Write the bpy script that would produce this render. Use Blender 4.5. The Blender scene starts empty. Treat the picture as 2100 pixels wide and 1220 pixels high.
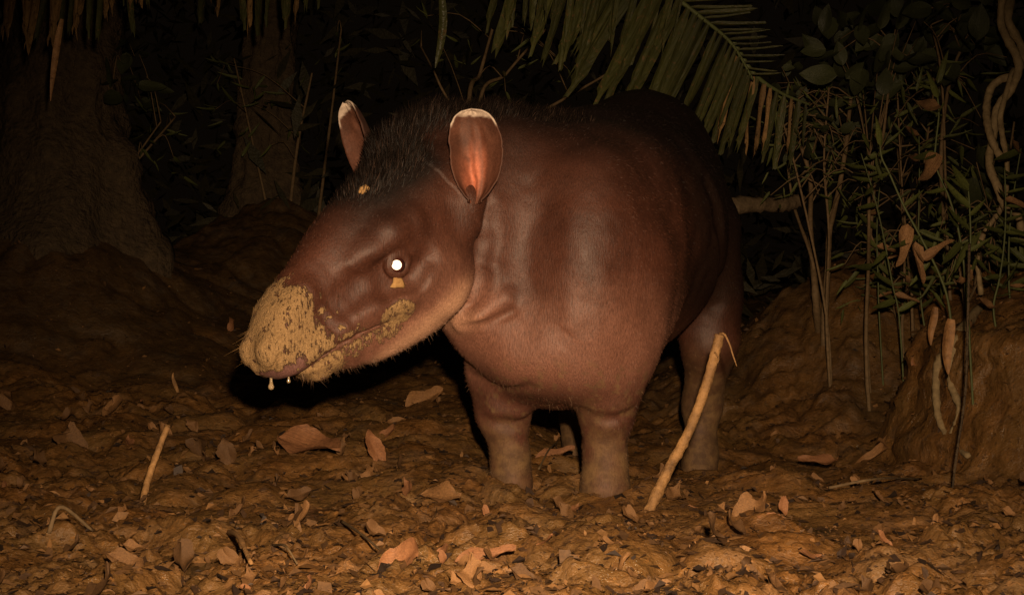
import bpy, bmesh, math, random
import numpy as np
from mathutils import Vector, Matrix, Euler

# ------------------------------------------------------------------ camera, night sky, flash, exposure
scene = bpy.context.scene
COL = scene.collection
FPX, CX, CY, CAMH = 2535.0, 1050.0, 610.0, 0.475      # focal length of the 2100 px wide photograph, lens height (m)

cam_data = bpy.data.cameras.new('camera')
cam_data.sensor_width = 36.0
cam_data.lens = 36.0 * FPX / 2100.0
cam_data.clip_start = 0.02
cam_data.clip_end = 200.0
cam = bpy.data.objects.new('camera', cam_data)
COL.objects.link(cam)
cam.location = (0, 0, CAMH)
cam.rotation_euler = (math.radians(90), 0, 0)
scene.camera = cam

world = bpy.data.worlds.new('World')
scene.world = world
world.use_nodes = True
wn, wl = world.node_tree.nodes, world.node_tree.links
wn.clear()
wo = wn.new('ShaderNodeOutputWorld')
wb = wn.new('ShaderNodeBackground')
wb.inputs['Color'].default_value = (1.0, 0.62, 0.34, 1)   # faint warm night air glow
wb.inputs['Strength'].default_value = 0.0022
wl.new(wb.outputs[0], wo.inputs[0])

# the trail camera's own flash, a hand's breadth above and right of the lens
fl = bpy.data.lights.new('camera_flash', 'SPOT')
fl.energy = 560.0
fl.color = (1.0, 0.71, 0.43)
fl.shadow_soft_size = 0.022
fl.spot_size = math.radians(66)
fl.spot_blend = 1.0
flash = bpy.data.objects.new('camera_flash', fl)
COL.objects.link(flash)
flash.location = (0.06, 0.0, CAMH + 0.16)
_dir = Vector((0.03, 3.0, 0.13)) - flash.location
flash.rotation_euler = _dir.to_track_quat('-Z', 'Y').to_euler()

scene.view_settings.view_transform = 'Standard'
scene.view_settings.look = 'None'
scene.view_settings.exposure = 0.0
scene.view_settings.gamma = 1.0

# ------------------------------------------------------------------ helpers
def W(px, py, d):
    """world point that stands d metres in front of the lens in the direction of that spot"""
    return np.array([(px - CX) / FPX * d, d, CAMH - (py - CY) / FPX * d])

def put(o, parent=None, label=None, cat=None, group=None, kind=None):
    COL.objects.link(o)
    if parent is not None:
        o.parent = parent
    if label: o['label'] = label
    if cat: o['category'] = cat
    if group: o['group'] = group
    if kind: o['kind'] = kind
    return o

def empty(name, loc, label=None, cat=None, group=None):
    o = bpy.data.objects.new(name, None)
    o.location = tuple(loc)
    o.empty_display_size = 0.05
    return put(o, None, label, cat, group)

def mesh(name, V, F, mat=None, smooth=True, cols=None):
    V = np.asarray(V, dtype=np.float32).reshape(-1, 3)
    me = bpy.data.meshes.new(name)
    if isinstance(F, np.ndarray):
        n, k = F.shape
        me.vertices.add(len(V)); me.vertices.foreach_set('co', V.ravel())
        me.loops.add(n * k); me.loops.foreach_set('vertex_index', F.astype(np.int32).ravel())
        me.polygons.add(n)
        me.polygons.foreach_set('loop_start', np.arange(0, n * k, k, dtype=np.int32))
        me.update(calc_edges=True); me.validate()
    else:
        me.from_pydata([tuple(v) for v in V], [], F)
        me.update()
    if smooth:
        me.polygons.foreach_set('use_smooth', np.ones(len(me.polygons), dtype=bool))
    if cols:
        for cn, arr in cols.items():
            at = me.color_attributes.new(cn, 'FLOAT_COLOR', 'POINT')
            at.data.foreach_set('color', np.asarray(arr, dtype=np.float32).ravel())
    if mat: me.materials.append(mat)
    return me

def obj(name, V, F, mat, parent=None, smooth=True, cols=None, **kw):
    o = bpy.data.objects.new(name, mesh(name, V, F, mat, smooth, cols))
    put(o, parent, **kw)
    if parent is not None:                       # vertices are given in world space
        o.matrix_parent_inverse = Matrix.Translation(-parent.location)
    return o

def vnoise(P, scale, seed=0):
    """cheap smooth 3-D value noise in -1..1"""
    P = np.asarray(P, dtype=np.float64) * scale + seed * 17.13
    i = np.floor(P).astype(np.int64); f = P - i
    f = f * f * (3 - 2 * f)
    def h(ix, iy, iz):
        n = (ix * 374761393 + iy * 668265263 + iz * 2147483647 + seed * 974711) & 0x7fffffff
        n = ((n ^ (n >> 13)) * 1274126177) & 0x7fffffff
        n = ((n ^ (n >> 16)) * 461845907) & 0x7fffffff
        return (n ^ (n >> 15)) % 65536 / 32768.0 - 1
    r = 0
    for a in (0, 1):
        for b in (0, 1):
            for c in (0, 1):
                w = (f[..., 0] if a else 1 - f[..., 0]) * (f[..., 1] if b else 1 - f[..., 1]) * (f[..., 2] if c else 1 - f[..., 2])
                r = r + w * h(i[..., 0] + a, i[..., 1] + b, i[..., 2] + c)
    return r

def fbm(P, scale, octv=4, seed=0, gain=0.5):
    r = 0; a = 1.0; s = scale
    for k in range(octv):
        r = r + a * vnoise(P, s, seed + k * 7); a *= gain; s *= 2.07
    return r

def sstep(a, b, x):
    t = np.clip((x - a) / (b - a), 0, 1)
    return t * t * (3 - 2 * t)

def unit(v):
    v = np.asarray(v, float)
    return v / np.linalg.norm(v)

def tube(path, radii, n=8, caps=True, jitter=0.0, seed=0):
    """tapered tube through the points of path; returns V, F lists"""
    path = np.asarray(path, float); m = len(path)
    radii = np.broadcast_to(np.asarray(radii, float), (m,))
    T = np.gradient(path, axis=0); T /= np.linalg.norm(T, axis=1)[:, None] + 1e-9
    ref = np.array([0, 0, 1.0]) if abs(T[0][2]) < 0.9 else np.array([1.0, 0, 0])
    V = []; u = unit(np.cross(T[0], ref))
    rng = np.random.RandomState(seed)
    for i in range(m):
        u = unit(u - T[i] * np.dot(u, T[i])); w = np.cross(T[i], u)
        for k in range(n):
            a = 2 * math.pi * k / n
            r = radii[i] * (1 + (rng.rand() - .5) * 2 * jitter)
            V.append(path[i] + r * (math.cos(a) * u + math.sin(a) * w))
    F = []
    for i in range(m - 1):
        for k in range(n):
            F.append((i * n + k, i * n + (k + 1) % n, (i + 1) * n + (k + 1) % n, (i + 1) * n + k))
    if caps:
        F.append(tuple(range(n - 1, -1, -1))); F.append(tuple(range((m - 1) * n, m * n)))
    return V, F

def spline(pts, n=24):
    """Catmull-Rom through pts"""
    P = np.asarray(pts, float)
    P = np.vstack([2 * P[0] - P[1], P, 2 * P[-1] - P[-2]])
    m = len(P) - 3; out = []
    for q in np.linspace(0, m, n):
        i = min(int(q), m - 1); t = q - i
        a, b, c, d = P[i:i + 4]
        out.append(.5 * (2 * b + (c - a) * t + (2 * a - 5 * b + 4 * c - d) * t * t + (3 * b - a - 3 * c + d) * t ** 3))
    return np.array(out)

class Merge:
    def __init__(s): s.V = []; s.F = []
    def add(s, V, F):
        n = len(s.V); s.V.extend([tuple(v) for v in V]); s.F.extend([tuple(i + n for i in f) for f in F])

# ------------------------------------------------------------------ node materials
def mat_new(name):
    m = bpy.data.materials.new(name); m.use_nodes = True
    n, l = m.node_tree.nodes, m.node_tree.links
    b = n['Principled BSDF']
    return m, n, l, b

def nz(n, l, scale, detail=4, rough=.6, co=None, dist=0.0):
    t = n.new('ShaderNodeTexNoise'); t.inputs['Scale'].default_value = scale
    t.inputs['Detail'].default_value = detail; t.inputs['Roughness'].default_value = rough
    t.inputs['Distortion'].default_value = dist
    if co is not None: l.new(co, t.inputs['Vector'])
    return t.outputs['Fac']

def ramp(n, l, fac, stops):
    r = n.new('ShaderNodeValToRGB'); cr = r.color_ramp
    while len(cr.elements) > 1: cr.elements.remove(cr.elements[-1])
    for i, (p, c) in enumerate(stops):
        e = cr.elements[0] if i == 0 else cr.elements.new(p)
        e.position = p
        e.color = (c[0], c[1], c[2], 1) if hasattr(c, '__len__') else (c, c, c, 1)
    l.new(fac, r.inputs[0]); return r.outputs[0]

def mixc(n, l, fac, a, b, mode='MIX'):
    x = n.new('ShaderNodeMix'); x.data_type = 'RGBA'; x.blend_type = mode
    for i, v in ((0, fac), (6, a), (7, b)):
        if hasattr(v, 'links'): l.new(v, x.inputs[i])
        elif hasattr(v, '__len__'): x.inputs[i].default_value = (v[0], v[1], v[2], 1)
        else: x.inputs[i].default_value = v
    return x.outputs[2]

def mth(n, l, op, a, b=0.0):
    x = n.new('ShaderNodeMath'); x.operation = op
    for i, v in ((0, a), (1, b)):
        if hasattr(v, 'links'): l.new(v, x.inputs[i])
        else: x.inputs[i].default_value = v
    return x.outputs[0]

def bump(n, l, b, h, strength, dist=0.01, prev=None):
    x = n.new('ShaderNodeBump'); x.inputs['Strength'].default_value = strength; x.inputs['Distance'].default_value = dist
    l.new(h, x.inputs['Height'])
    if prev is not None: l.new(prev, x.inputs['Normal'])
    if b is not None: l.new(x.outputs[0], b.inputs['Normal'])
    return x.outputs[0]

def simple_mat(name, c1, c2, scale=30, rough=.7, bumps=.3, bscale=80, spec=.3, bdist=.004, pos=True, per_object=.0):
    """two-tone mottled procedural material"""
    m, n, l, b = mat_new(name)
    tc = n.new('ShaderNodeTexCoord'); co = tc.outputs['Object']
    f = nz(n, l, scale, 5, .65, co)
    f = ramp(n, l, f, [(.3, 0), (.7, 1)])
    c = mixc(n, l, f, c1, c2)
    if per_object:
        oi = n.new('ShaderNodeObjectInfo')
        hs = n.new('ShaderNodeHueSaturation')
        l.new(mth(n, l, 'ADD', mth(n, l, 'MULTIPLY', oi.outputs['Random'], per_object * 2), 1 - per_object), hs.inputs['Value'])
        l.new(c, hs.inputs['Color']); c = hs.outputs[0]
    l.new(c, b.inputs['Base Color'])
    b.inputs['Roughness'].default_value = rough
    b.inputs['Specular IOR Level'].default_value = spec
    if bumps: bump(n, l, b, nz(n, l, bscale, 4, .6, co), bumps, bdist)
    return m
# ------------------------------------------------------------------ the tapir: one continuous body grown from a distance field
def smin(a, b, k):
    h = np.maximum(k - np.abs(a - b), 0) / k
    return np.minimum(a, b) - h * h * k * .25

class Field:
    def __init__(s, xs, ys, zs):
        s.ax = [np.asarray(a, np.float32) for a in (xs, ys, zs)]
        s.D = np.full([len(a) for a in s.ax], 1.0, np.float32)
    def box(s, lo, hi):
        sl = tuple(slice(max(np.searchsorted(a, l) - 1, 0), min(np.searchsorted(a, h) + 1, len(a))) for a, l, h in zip(s.ax, lo, hi))
        g = np.meshgrid(*[a[q] for a, q in zip(s.ax, sl)], indexing='ij')
        return sl, np.stack(g, -1)
    def add(s, fn, lo, hi, k):
        sl, P = s.box(np.asarray(lo) - k - .02, np.asarray(hi) + k + .02)
        s.D[sl] = smin(s.D[sl], fn(P).astype(np.float32), k)
    def cut(s, fn, lo, hi, k):
        sl, P = s.box(np.asarray(lo) - k - .02, np.asarray(hi) + k + .02)
        s.D[sl] = -smin(-s.D[sl], fn(P).astype(np.float32), k)
    def cone(s, p1, r1, p2, r2, k=.05, cut=False, fl=None):
        p1, p2 = np.asarray(p1, float), np.asarray(p2, float)
        ba = p2 - p1; L2 = np.dot(ba, ba)
        def fn(P):
            t = np.clip(((P - p1) @ ba) / L2, 0, 1)
            return np.linalg.norm(P - p1 - t[..., None] * ba, axis=-1) - (r1 + (r2 - r1) * t)
        R = max(r1, r2)
        (s.cut if cut else s.add)(fn, np.minimum(p1, p2) - R, np.maximum(p1, p2) + R, k)
    def chain(s, pts, k=.05, cut=False):
        for (p, r), (q, t) in zip(pts[:-1], pts[1:]): s.cone(p, r, q, t, k, cut)
    def ell(s, c, rad, axes=np.eye(3), k=.05, cut=False):
        c = np.asarray(c, float); rad = np.asarray(rad, float); A = np.asarray(axes, float)
        def fn(P):
            q = (P - c) @ A.T
            k0 = np.linalg.norm(q / rad, axis=-1); k1 = np.linalg.norm(q / (rad * rad), axis=-1)
            return np.where(k0 < 1e-4, -rad.min(), k0 * (k0 - 1) / np.maximum(k1, 1e-6))
        R = np.sqrt(((A.T * rad) ** 2).sum(1))
        (s.cut if cut else s.add)(fn, c - R, c + R, k)

def surface_nets(D, ax):
    S = D < 0
    nx, ny, nz_ = D.shape
    corner = [(a, b, c) for a in (0, 1) for b in (0, 1) for c in (0, 1)]
    cnt = np.zeros((nx - 1, ny - 1, nz_ - 1), np.int8)
    for a, b, c in corner: cnt += S[a:nx - 1 + a, b:ny - 1 + b, c:nz_ - 1 + c]
    I = np.argwhere((cnt > 0) & (cnt < 8))
    idx = np.full(cnt.shape, -1, np.int32); idx[I[:, 0], I[:, 1], I[:, 2]] = np.arange(len(I))
    val = {c: D[I[:, 0] + c[0], I[:, 1] + c[1], I[:, 2] + c[2]].astype(np.float64) for c in corner}
    pos = {c: np.stack([ax[q][I[:, q] + c[q]] for q in range(3)], 1).astype(np.float64) for c in corner}
    acc = np.zeros((len(I), 3)); num = np.zeros(len(I))
    for a in corner:
        for b in corner:
            if a < b and sum(x != y for x, y in zip(a, b)) == 1:
                m = (val[a] < 0) != (val[b] < 0)
                t = np.where(m, val[a] / np.where(m, val[a] - val[b], 1), 0)
                acc += np.where(m[:, None], pos[a] + t[:, None] * (pos[b] - pos[a]), 0); num += m
    V = acc / num[:, None]
    Q = []
    for q in range(3):
        u, w = (q + 1) % 3, (q + 2) % 3
        lo = [slice(1, -1)] * 3; lo[q] = slice(0, -1); hi = list(lo); hi[q] = slice(1, None)
        A, B = S[tuple(lo)], S[tuple(hi)]
        E = np.argwhere(A != B); off = [1, 1, 1]; off[q] = 0
        inside = A[E[:, 0], E[:, 1], E[:, 2]]
        E = E + np.array(off)
        def cell(du, dw):
            C = E.copy(); C[:, u] -= du; C[:, w] -= dw
            return idx[C[:, 0], C[:, 1], C[:, 2]]
        quad = np.stack([cell(1, 1), cell(0, 1), cell(0, 0), cell(1, 0)], 1)
        quad[~inside] = quad[~inside][:, ::-1]
        Q.append(quad)
    return V, np.vstack(Q)

def graded(a, b, spans):
    """axis samples from a to b, step given by (limit, step) spans"""
    out = [a]
    while out[-1] < b:
        st = next(s for lim, s in spans if out[-1] < lim)
        out.append(out[-1] + st)
    return out

xs = graded(-.66, .84, [(-.02, .0042), (.20, .006), (9, .0085)])
ys = graded(2.36, 4.45, [(2.92, .0044), (3.15, .006), (9, .010)])
zs = graded(-.10, 1.24, [(.26, .0075), (.86, .0045), (9, .007)])
B = Field(xs, ys, zs)

# body frame: origin between the forefeet, heading towards the lens and a little left
yaw = math.radians(20)
HB = np.array([-math.sin(yaw), -math.cos(yaw), 0]); LB = np.array([math.cos(yaw), -math.sin(yaw), 0]); UP = np.array([0, 0, 1.0])
O_B = np.array([.113, 3.15, 0])
AX_B = np.stack([-HB, LB, UP])
def bp(s, v, z): return O_B - s * HB + v * LB + z * UP

# trunk
B.ell(bp(.88, .00, .755), (.36, .275, .385), AX_B, .10)         # rump
B.ell(bp(.48, .00, .665), (.46, .345, .365), AX_B, .12)         # barrel
B.ell(bp(.08, .01, .57), (.30, .265, .345), AX_B, .12)          # shoulders
B.ell(bp(-.03, .00, .44), (.19, .22, .24), AX_B, .10)           # breast
B.ell(bp(.10, .18, .60), (.12, .080, .26), AX_B, .14)           # shoulder blade, near side
B.ell(bp(.10, -.19, .60), (.10, .075, .24), AX_B, .09)
B.cone(bp(1.20, 0, .86), .05, bp(1.26, 0, .76), .022, .05)      # tail stub
# forelegs, sunk in the mud
B.chain([(W(1275, 540, 3.08), .130), (W(1262, 690, 3.05), .108), (W(1250, 775, 3.03), .081), (W(1245, 850, 3.05), .061), (W(1241, 935, 3.06), .047), (W(1241, 1000, 3.05), .053), (W(1240, 1050, 3.05), .055)], .04)
B.chain([(W(1080, 590, 3.20), .125), (W(1036, 690, 3.19), .092), (W(1022, 760, 3.18), .078), (W(1032, 845, 3.17), .065), (W(1047, 935, 3.17), .044), (W(1047, 990, 3.17), .050), (W(1046, 1040, 3.17), .052)], .035)
B.ell(W(1045, 815, 3.12), (.05, .03, .05), np.eye(3), .04)      # knees
B.ell(W(1250, 820, 2.99), (.05, .03, .06), np.eye(3), .04)
# hind legs
B.chain([(W(1415, 480, 3.95), .165), (W(1440, 600, 3.94), .118), (W(1456, 700, 3.92), .085), (W(1440, 830, 4.01), .054), (W(1434, 930, 3.99), .050), (W(1434, 1010, 3.96), .066)], .05)
B.chain([(W(1215, 520, 4.1), .19), (W(1205, 640, 4.08), .12), (W(1200, 740, 4.08), .08), (W(1192, 840, 4.15), .058), (W(1190, 960, 4.13), .06)], .07)
# brisket between the forelegs, fold of skin down to the right elbow
B.ell(W(1135, 715, 3.02), (.15, .12, .105), np.eye(3), .07)
B.cone(W(975, 690, 3.02), .028, W(1060, 770, 3.08), .03, .06)
B.cone(W(1060, 735, 2.98), .035, W(1180, 770, 2.97), .035, .09)

# neck
B.chain([(W(1120, 480, 3.15), .235), (W(1020, 470, 3.09), .185), (W(940, 470, 3.04), .14)], .08)
B.chain([(W(1085, 630, 3.14), .14), (W(1010, 610, 3.06), .105), (W(960, 580, 3.02), .085)], .11)
B.chain([(W(1150, 390, 3.22), .15), (W(1020, 345, 3.10), .120), (W(900, 330, 3.00), .096), (W(820, 360, 2.92), .070), (W(765, 420, 2.84), .050)], .09)   # crest

# head: lofted along its own axis
HO, HN = W(893, 398, 2.90), W(548, 712, 2.60)
HA = unit(HN - HO); HL = unit(np.cross(HA, UP))
if HL[1] > 0: HL = -HL                                           # lateral, towards the lens
HU = unit(np.cross(HL, HA))
if HU[2] < 0: HU = -HU
HLEN = float(np.linalg.norm(HN - HO))
AX_H = np.stack([HA, HL, HU])
def hp(t, l, u): return HO + HA * t * HLEN + HL * l + HU * u
# stations: t, top, bottom, half width
ST = np.array([
    [-.25, .060, -.060, .080],
    [-.08, .105, -.090, .100],
    [.05, .125, -.160, .112],
    [.17, .134, -.215, .120],
    [.32, .144, -.238, .122],
    [.45, .143, -.230, .112],
    [.58, .130, -.213, .095],
    [.70, .108, -.186, .081],
    [.82, .093, -.147, .075],
    [.90, .080, -.122, .074],
    [.95, .065, -.096, .074],
    [1.00, .044, -.076, .072],
    [1.045, .014, -.066, .061],
    [1.07, -.010, -.054, .046]])
_d = spline(ST, 400)
for _k in range(3): _d[6:-6] = (_d[:-12] + _d[3:-9] + _d[6:-6] + _d[9:-3] + _d[12:]) / 5
def station(t):
    t = np.clip(t, -.25, 1.07)
    return [np.interp(t, _d[:, 0], _d[:, i]) for i in (1, 2, 3)]
def head_loft(P):
    q = P - HO
    t = (q @ HA) / HLEN; l = q @ HL; u = q @ HU
    top, bot, w = station(t)
    c = top * .56 + bot * .44
    r = np.where(u > c, top - c, c - bot)
    x = np.abs(l) / w; y = np.abs(u - c) / r
    e = np.where(u > c, 2.2, 2.2 + .7 * sstep(.15, .35, t))
    g = (x ** e + y ** e) ** (1 / e)
    d = (g - 1) * np.minimum(w, r)
    ex = np.maximum(np.maximum(t - 1.06, -.22 - t) * HLEN, 0)
    return np.sqrt(np.maximum(d, 0) ** 2 + ex ** 2) + np.minimum(d, 0)
def side(t, u, out=0.0):
    """lateral distance of the head's skin at station t and height u"""
    top, bot, w = station(t); c = top * .56 + bot * .44
    r = top - c if u > c else c - bot
    return float(w * max(1 - min(abs(u - c) / r, 1) ** 2.2, 0) ** (1 / 2.2)) + out
hb = [hp(t, l, u) for t in (-.25, 1.11) for l in (-.13, .13) for u in (-.25, .14)]
B.add(head_loft, np.min(hb, 0), np.max(hb, 0), .035)
EYE_T, EYE_U = .447, -.020
for s_ in (1, -1):
    def sp(t, u, out=0.0): return hp(t, s_ * side(t, u, out), u)
    B.ell(sp(.27, -.120, -.022), (.082, .042, .080), AX_H, .04)                     # chewing muscle
    B.chain([(sp(.30, .03, -.018), .028), (sp(.40, .044, -.012), .027), (sp(.50, .036, -.013), .022), (sp(.62, .03, -.016), .018)], .035)   # brow
    B.chain([(sp(.38, -.085, -.018), .026), (sp(.50, -.088, -.014), .024), (sp(.62, -.066, -.013), .022), (sp(.76, -.045, -.014), .018)], .035)
    B.chain([(sp(.34, -.050, .006), .010), (sp(.43, -.062, .006), .013), (sp(.54, -.050, .006), .010)], .035, cut=True)   # groove under the eye
    B.chain([(sp(.64, .030, -.012), .018), (sp(.78, .040, -.012), .018), (sp(.88, .04, -.014), .016)], .04)       # trunk muscle            # cheek ridge
    B.ell(sp(.55, -.010, .008), (.045, .014, .022), AX_H, .04, cut=True)            # hollow before the eye
    B.ell(sp(.74, .02, .015), (.06, .016, .035), AX_H, .05, cut=True)               # hollow behind the trunk muscle
    B.chain([(sp(EYE_T + .045 * math.cos(a) , EYE_U + .024 * math.sin(a), -.004), .0062 if math.sin(a) > -.2 else .0045) for a in np.linspace(-.4, 2 * math.pi - .4, 15)], .008)
    B.ell(sp(EYE_T, EYE_U, -.008), (.026, .018, .026), AX_H, .012)                  # lids
    B.ell(sp(EYE_T + .004, EYE_U, .012), (.0175, .012, .0150), AX_H, .006, cut=True)
    # mouth: lips meet in a groove
    mp = [(.60, -.112), (.66, -.099), (.75, -.086), (.85, -.076), (.93, -.072), (1.0, -.072), (1.06, -.070)]
    B.chain([(sp(t, u, .000), r) for (t, u), r in zip(mp, (.004, .009, .012, .0125, .013, .014, .015))], .006, cut=True)
    B.chain([(sp(t, u + .022, -.008), .012) for t, u in mp[1:-1]], .02)             # upper lip roll
    B.chain([(sp(t, u - .024, -.012), .012) for t, u in mp[1:-3]], .02)             # lower lip roll
    B.ell(hp(1.035, s_ * .034, .002), (.026, .026, .030), AX_H, .03)                # lobes of the trunk tip
    B.chain([(hp(1.085, s_ * .014, -.040), .004), (hp(1.075, s_ * .042, -.030), .005), (hp(1.03, s_ * .066, -.004), .004)], .008, cut=True)   # nostril fold
B.cone(hp(.910, -.026, -.108), .017, hp(.910, .026, -.108), .017, .03)                   # chin
B.cone(hp(1.095, 0, -.020), .003, hp(1.085, 0, -.060), .006, .010, cut=True)          # cleft of the upper lip

def surf(px, py, lo=2.4, hi=4.4, inward=0.0):
    """first point of the body's skin in that direction"""
    dd = np.arange(lo, hi, .003); R_ = np.array([W(px, py, d) for d in dd])
    ii = [np.clip(np.searchsorted(a, R_[:, q]), 0, len(a) - 1) for q, a in enumerate(B.ax)]
    hit = np.nonzero(B.D[ii[0], ii[1], ii[2]] < 0)[0]
    d = dd[hit[0]] if len(hit) else 3.2
    return W(px, py, d + inward)
# muscle and skin folds
B.ell(surf(1110, 450, inward=-.035), (.055, .06, .16), AX_B, .12, cut=True)                # hollow between neck and shoulder
B.ell(surf(1215, 520, inward=.065), (.11, .09, .22), AX_B, .15)                              # point of the shoulder
def groove(pts, r, k, inw=0.0): B.chain([(surf(x, y, inward=inw), r) for x, y in pts], k, cut=True)
def ridge(pts, r, k, inw): B.chain([(surf(x, y, inward=inw), r) for x, y in pts], k)
groove([(990, 425), (988, 500), (980, 570), (965, 625)], .010, .045)
groove([(1455, 380), (1478, 450), (1484, 540), (1462, 630)], .004, .06)
ridge([(945, 664), (985, 650), (1035, 612)], .012, .03, .006)
groove([(940, 674), (990, 668), (1050, 640)], .005, .018)
groove([(1195, 850), (1240, 864), (1296, 850)], .004, .03)
groove([(962, 770), (1020, 800), (1085, 795)], .005, .025)
groove([(985, 860), (1035, 872), (1085, 858)], .004, .03)
B.cone(surf(958, 415, inward=.012), .040, surf(956, 455, inward=.012), .028, .05)           # root of the near ear
V, Q = surface_nets(B.D, B.ax)
del B.D
V = np.asarray(V)

def vert_normals(V, Q):
    a, b, c, d = (V[Q[:, i]] for i in range(4))
    fn = np.cross(c - a, d - b); N = np.zeros_like(V)
    for i in range(4): np.add.at(N, Q[:, i], fn)
    return N / (np.linalg.norm(N, axis=1)[:, None] + 1e-12)
for _ in range(2):                                               # relax the net a little
    A = np.zeros_like(V); C_ = np.zeros(len(V))
    for i in range(4):
        np.add.at(A, Q[:, i], V[Q[:, (i + 1) % 4]]); np.add.at(A, Q[:, (i + 1) % 4], V[Q[:, i]])
        np.add.at(C_, Q[:, i], 1); np.add.at(C_, Q[:, (i + 1) % 4], 1)
    V = V * .55 + A / C_[:, None] * .45
N = vert_normals(V, Q)

def head_coords(P):
    q = P - HO
    return (q @ HA) / HLEN, q @ HL, q @ HU
def body_coords(P):
    q = P - O_B
    return -(q @ HB), q @ LB, P[..., 2]

def tapir_masks(P):
    t, l, u = head_coords(P); s, v, z = body_coords(P)
    n1 = fbm(P, 55, 4, 3); n2 = fbm(P, 14, 4, 5); n3 = fbm(P, 150, 3, 9)
    onhead = sstep(-.1, .05, t) * sstep(.28, .18, np.abs(l)) * sstep(-.33, -.27, u)
    # dried mud: trunk tip, lips, corner of the mouth and chin
    edge = .815 - u * .10 + n1 * .035 + n2 * .02
    tip = sstep(edge - .03, edge + .03, t)
    lipline = np.interp(t, [.45, .60, .66, .75, .85, .93, 1.06], [-.125, -.112, -.099, -.086, -.076, -.072, -.070])
    du = u - lipline
    up_lip = sstep(.60, .75, t) * sstep(.034, .010, du + n1 * .016) * (du > 0)
    lo_lip = (.52 + .22 * sstep(.85, .65, t)) * sstep(.52, .60, t + n2 * .03) * sstep(-.050, -.028, du + n1 * .014) * (du <= 0)
    patch = sstep(1.0, .72, ((t - .565) / .085) ** 2 + ((u + .105 + (t - .56) * -.1) / .030) ** 2 + n1 * .35)
    nude = sstep(-.022, -.040, u + n1 * .006) * sstep(.945, .985, t + n1 * .01) * (u > lipline - .004)          # bare pink lip edge
    mud = np.clip(np.maximum.reduce([tip, up_lip * .62, lo_lip, patch * .95]), 0, 1) * (1 - nude * .95) * onhead
    mud_cov = mud * (.80 + .18 * n1) * (1 - .9 * sstep(.011, .004, np.abs(du)) * sstep(.60, .64, t) * onhead)
    fleck = sstep(.62, .80, t + n2 * .04) * sstep(.45, .62, n1 + .25 * n3) * sstep(.09, .02, np.abs(u + .02)) * onhead
    mud_cov = np.clip(np.maximum(mud_cov, fleck * .8 * (t > .66)), 0, 1)
    # dry mud up the legs
    leg = sstep(.20, .07, z + n2 * .09 + n1 * .04)
    leg2 = sstep(.36, .16, z + n2 * .06) * sstep(.5, .62, s)
    legmud = np.maximum(leg, leg2 * .9) * (.92 + .4 * n2 + .25 * n1)
    splash = sstep(.36, .62, n1 + .4 * n3) * sstep(.36, .27, z) * sstep(.1, -.02, s)
    legmud = np.clip(np.maximum(legmud, splash * .7), 0, 1) * (1 - onhead * (t > .1))
    # coat pigment, plus flash falloff painted over the rump and rear
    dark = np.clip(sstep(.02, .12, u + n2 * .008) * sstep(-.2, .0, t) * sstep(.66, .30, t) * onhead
                   + sstep(.66, 1.0, z + n2 * .015 + .12 * sstep(.2, .6, s)), 0, 1)  # dark back pigment, spread lower on the rump as painted falloff
    pale = np.clip(sstep(-.10, -.20, u + n2 * .02) * sstep(.02, .15, t) * onhead
                   + .9 * sstep(.56, .36, z + n2 * .03) * sstep(.40, .05, s) * (1 - onhead) * (.25 + .75 * sstep(.22, .32, z)), 0, 1)
    pink = nude
    jaw = sstep(-.125, -.185, u + n2 * .01 + .08 * (t - .4)) * sstep(.15, .32, t) * onhead
    pale = np.clip(pale * .8 + .55 * sstep(-.02, -.13, u + n2 * .015) * sstep(.1, .3, t) * onhead, 0, 1)
    hind = sstep(.02, .36, s + n2 * .03) * sstep(.32, .5, z) * (1 - onhead)  # painted falloff: flank and rump darken away from the flash
    return mud, mud_cov, legmud, dark, pale, np.clip(pink, 0, 1), nude, hind, jaw
mud, mud_cov, legmud, dark, pale, pink, nude, hind, jaw = tapir_masks(V)
t_, l_, u_ = head_coords(V)
s_b, v_b, z_b = body_coords(V)
# relief: mud crust, wrinkles at mouth and throat, ribs and muscle
n_f = fbm(V, 120, 3, 21); n_c = fbm(V, 48, 3, 23)
crust = mud_cov * (.0008 + .0009 * n_f + .0007 * n_c)
wr = np.sin((t_ * 92 + fbm(V, 18, 2, 2) * 1.6)) * .0009 * sstep(.62, .75, t_) * sstep(.9, .8, t_) * (np.abs(l_) < .12)
ribs = np.sin(s_b * 34 + fbm(V, 5, 2, 4) * 2.4) * .0030 * sstep(.12, .3, s_b) * sstep(.75, .55, s_b) * sstep(.35, .55, z_b) * (t_ < 0)
musc = fbm(V, 7, 3, 31) * .0050 * (t_ < .05) + fbm(V, 26, 2, 33) * .0009
folds = np.sin((V[:, 0] * .85 + V[:, 2] * .5) * 60 + fbm(V, 6, 2, 8) * 1.6) * .0010 * sstep(.66, .5, z_b) * sstep(.16, -.05, s_b) * (t_ < .1) * sstep(.18, .26, z_b)
V = V + N * (crust + wr + ribs + musc + folds)[:, None]

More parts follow.
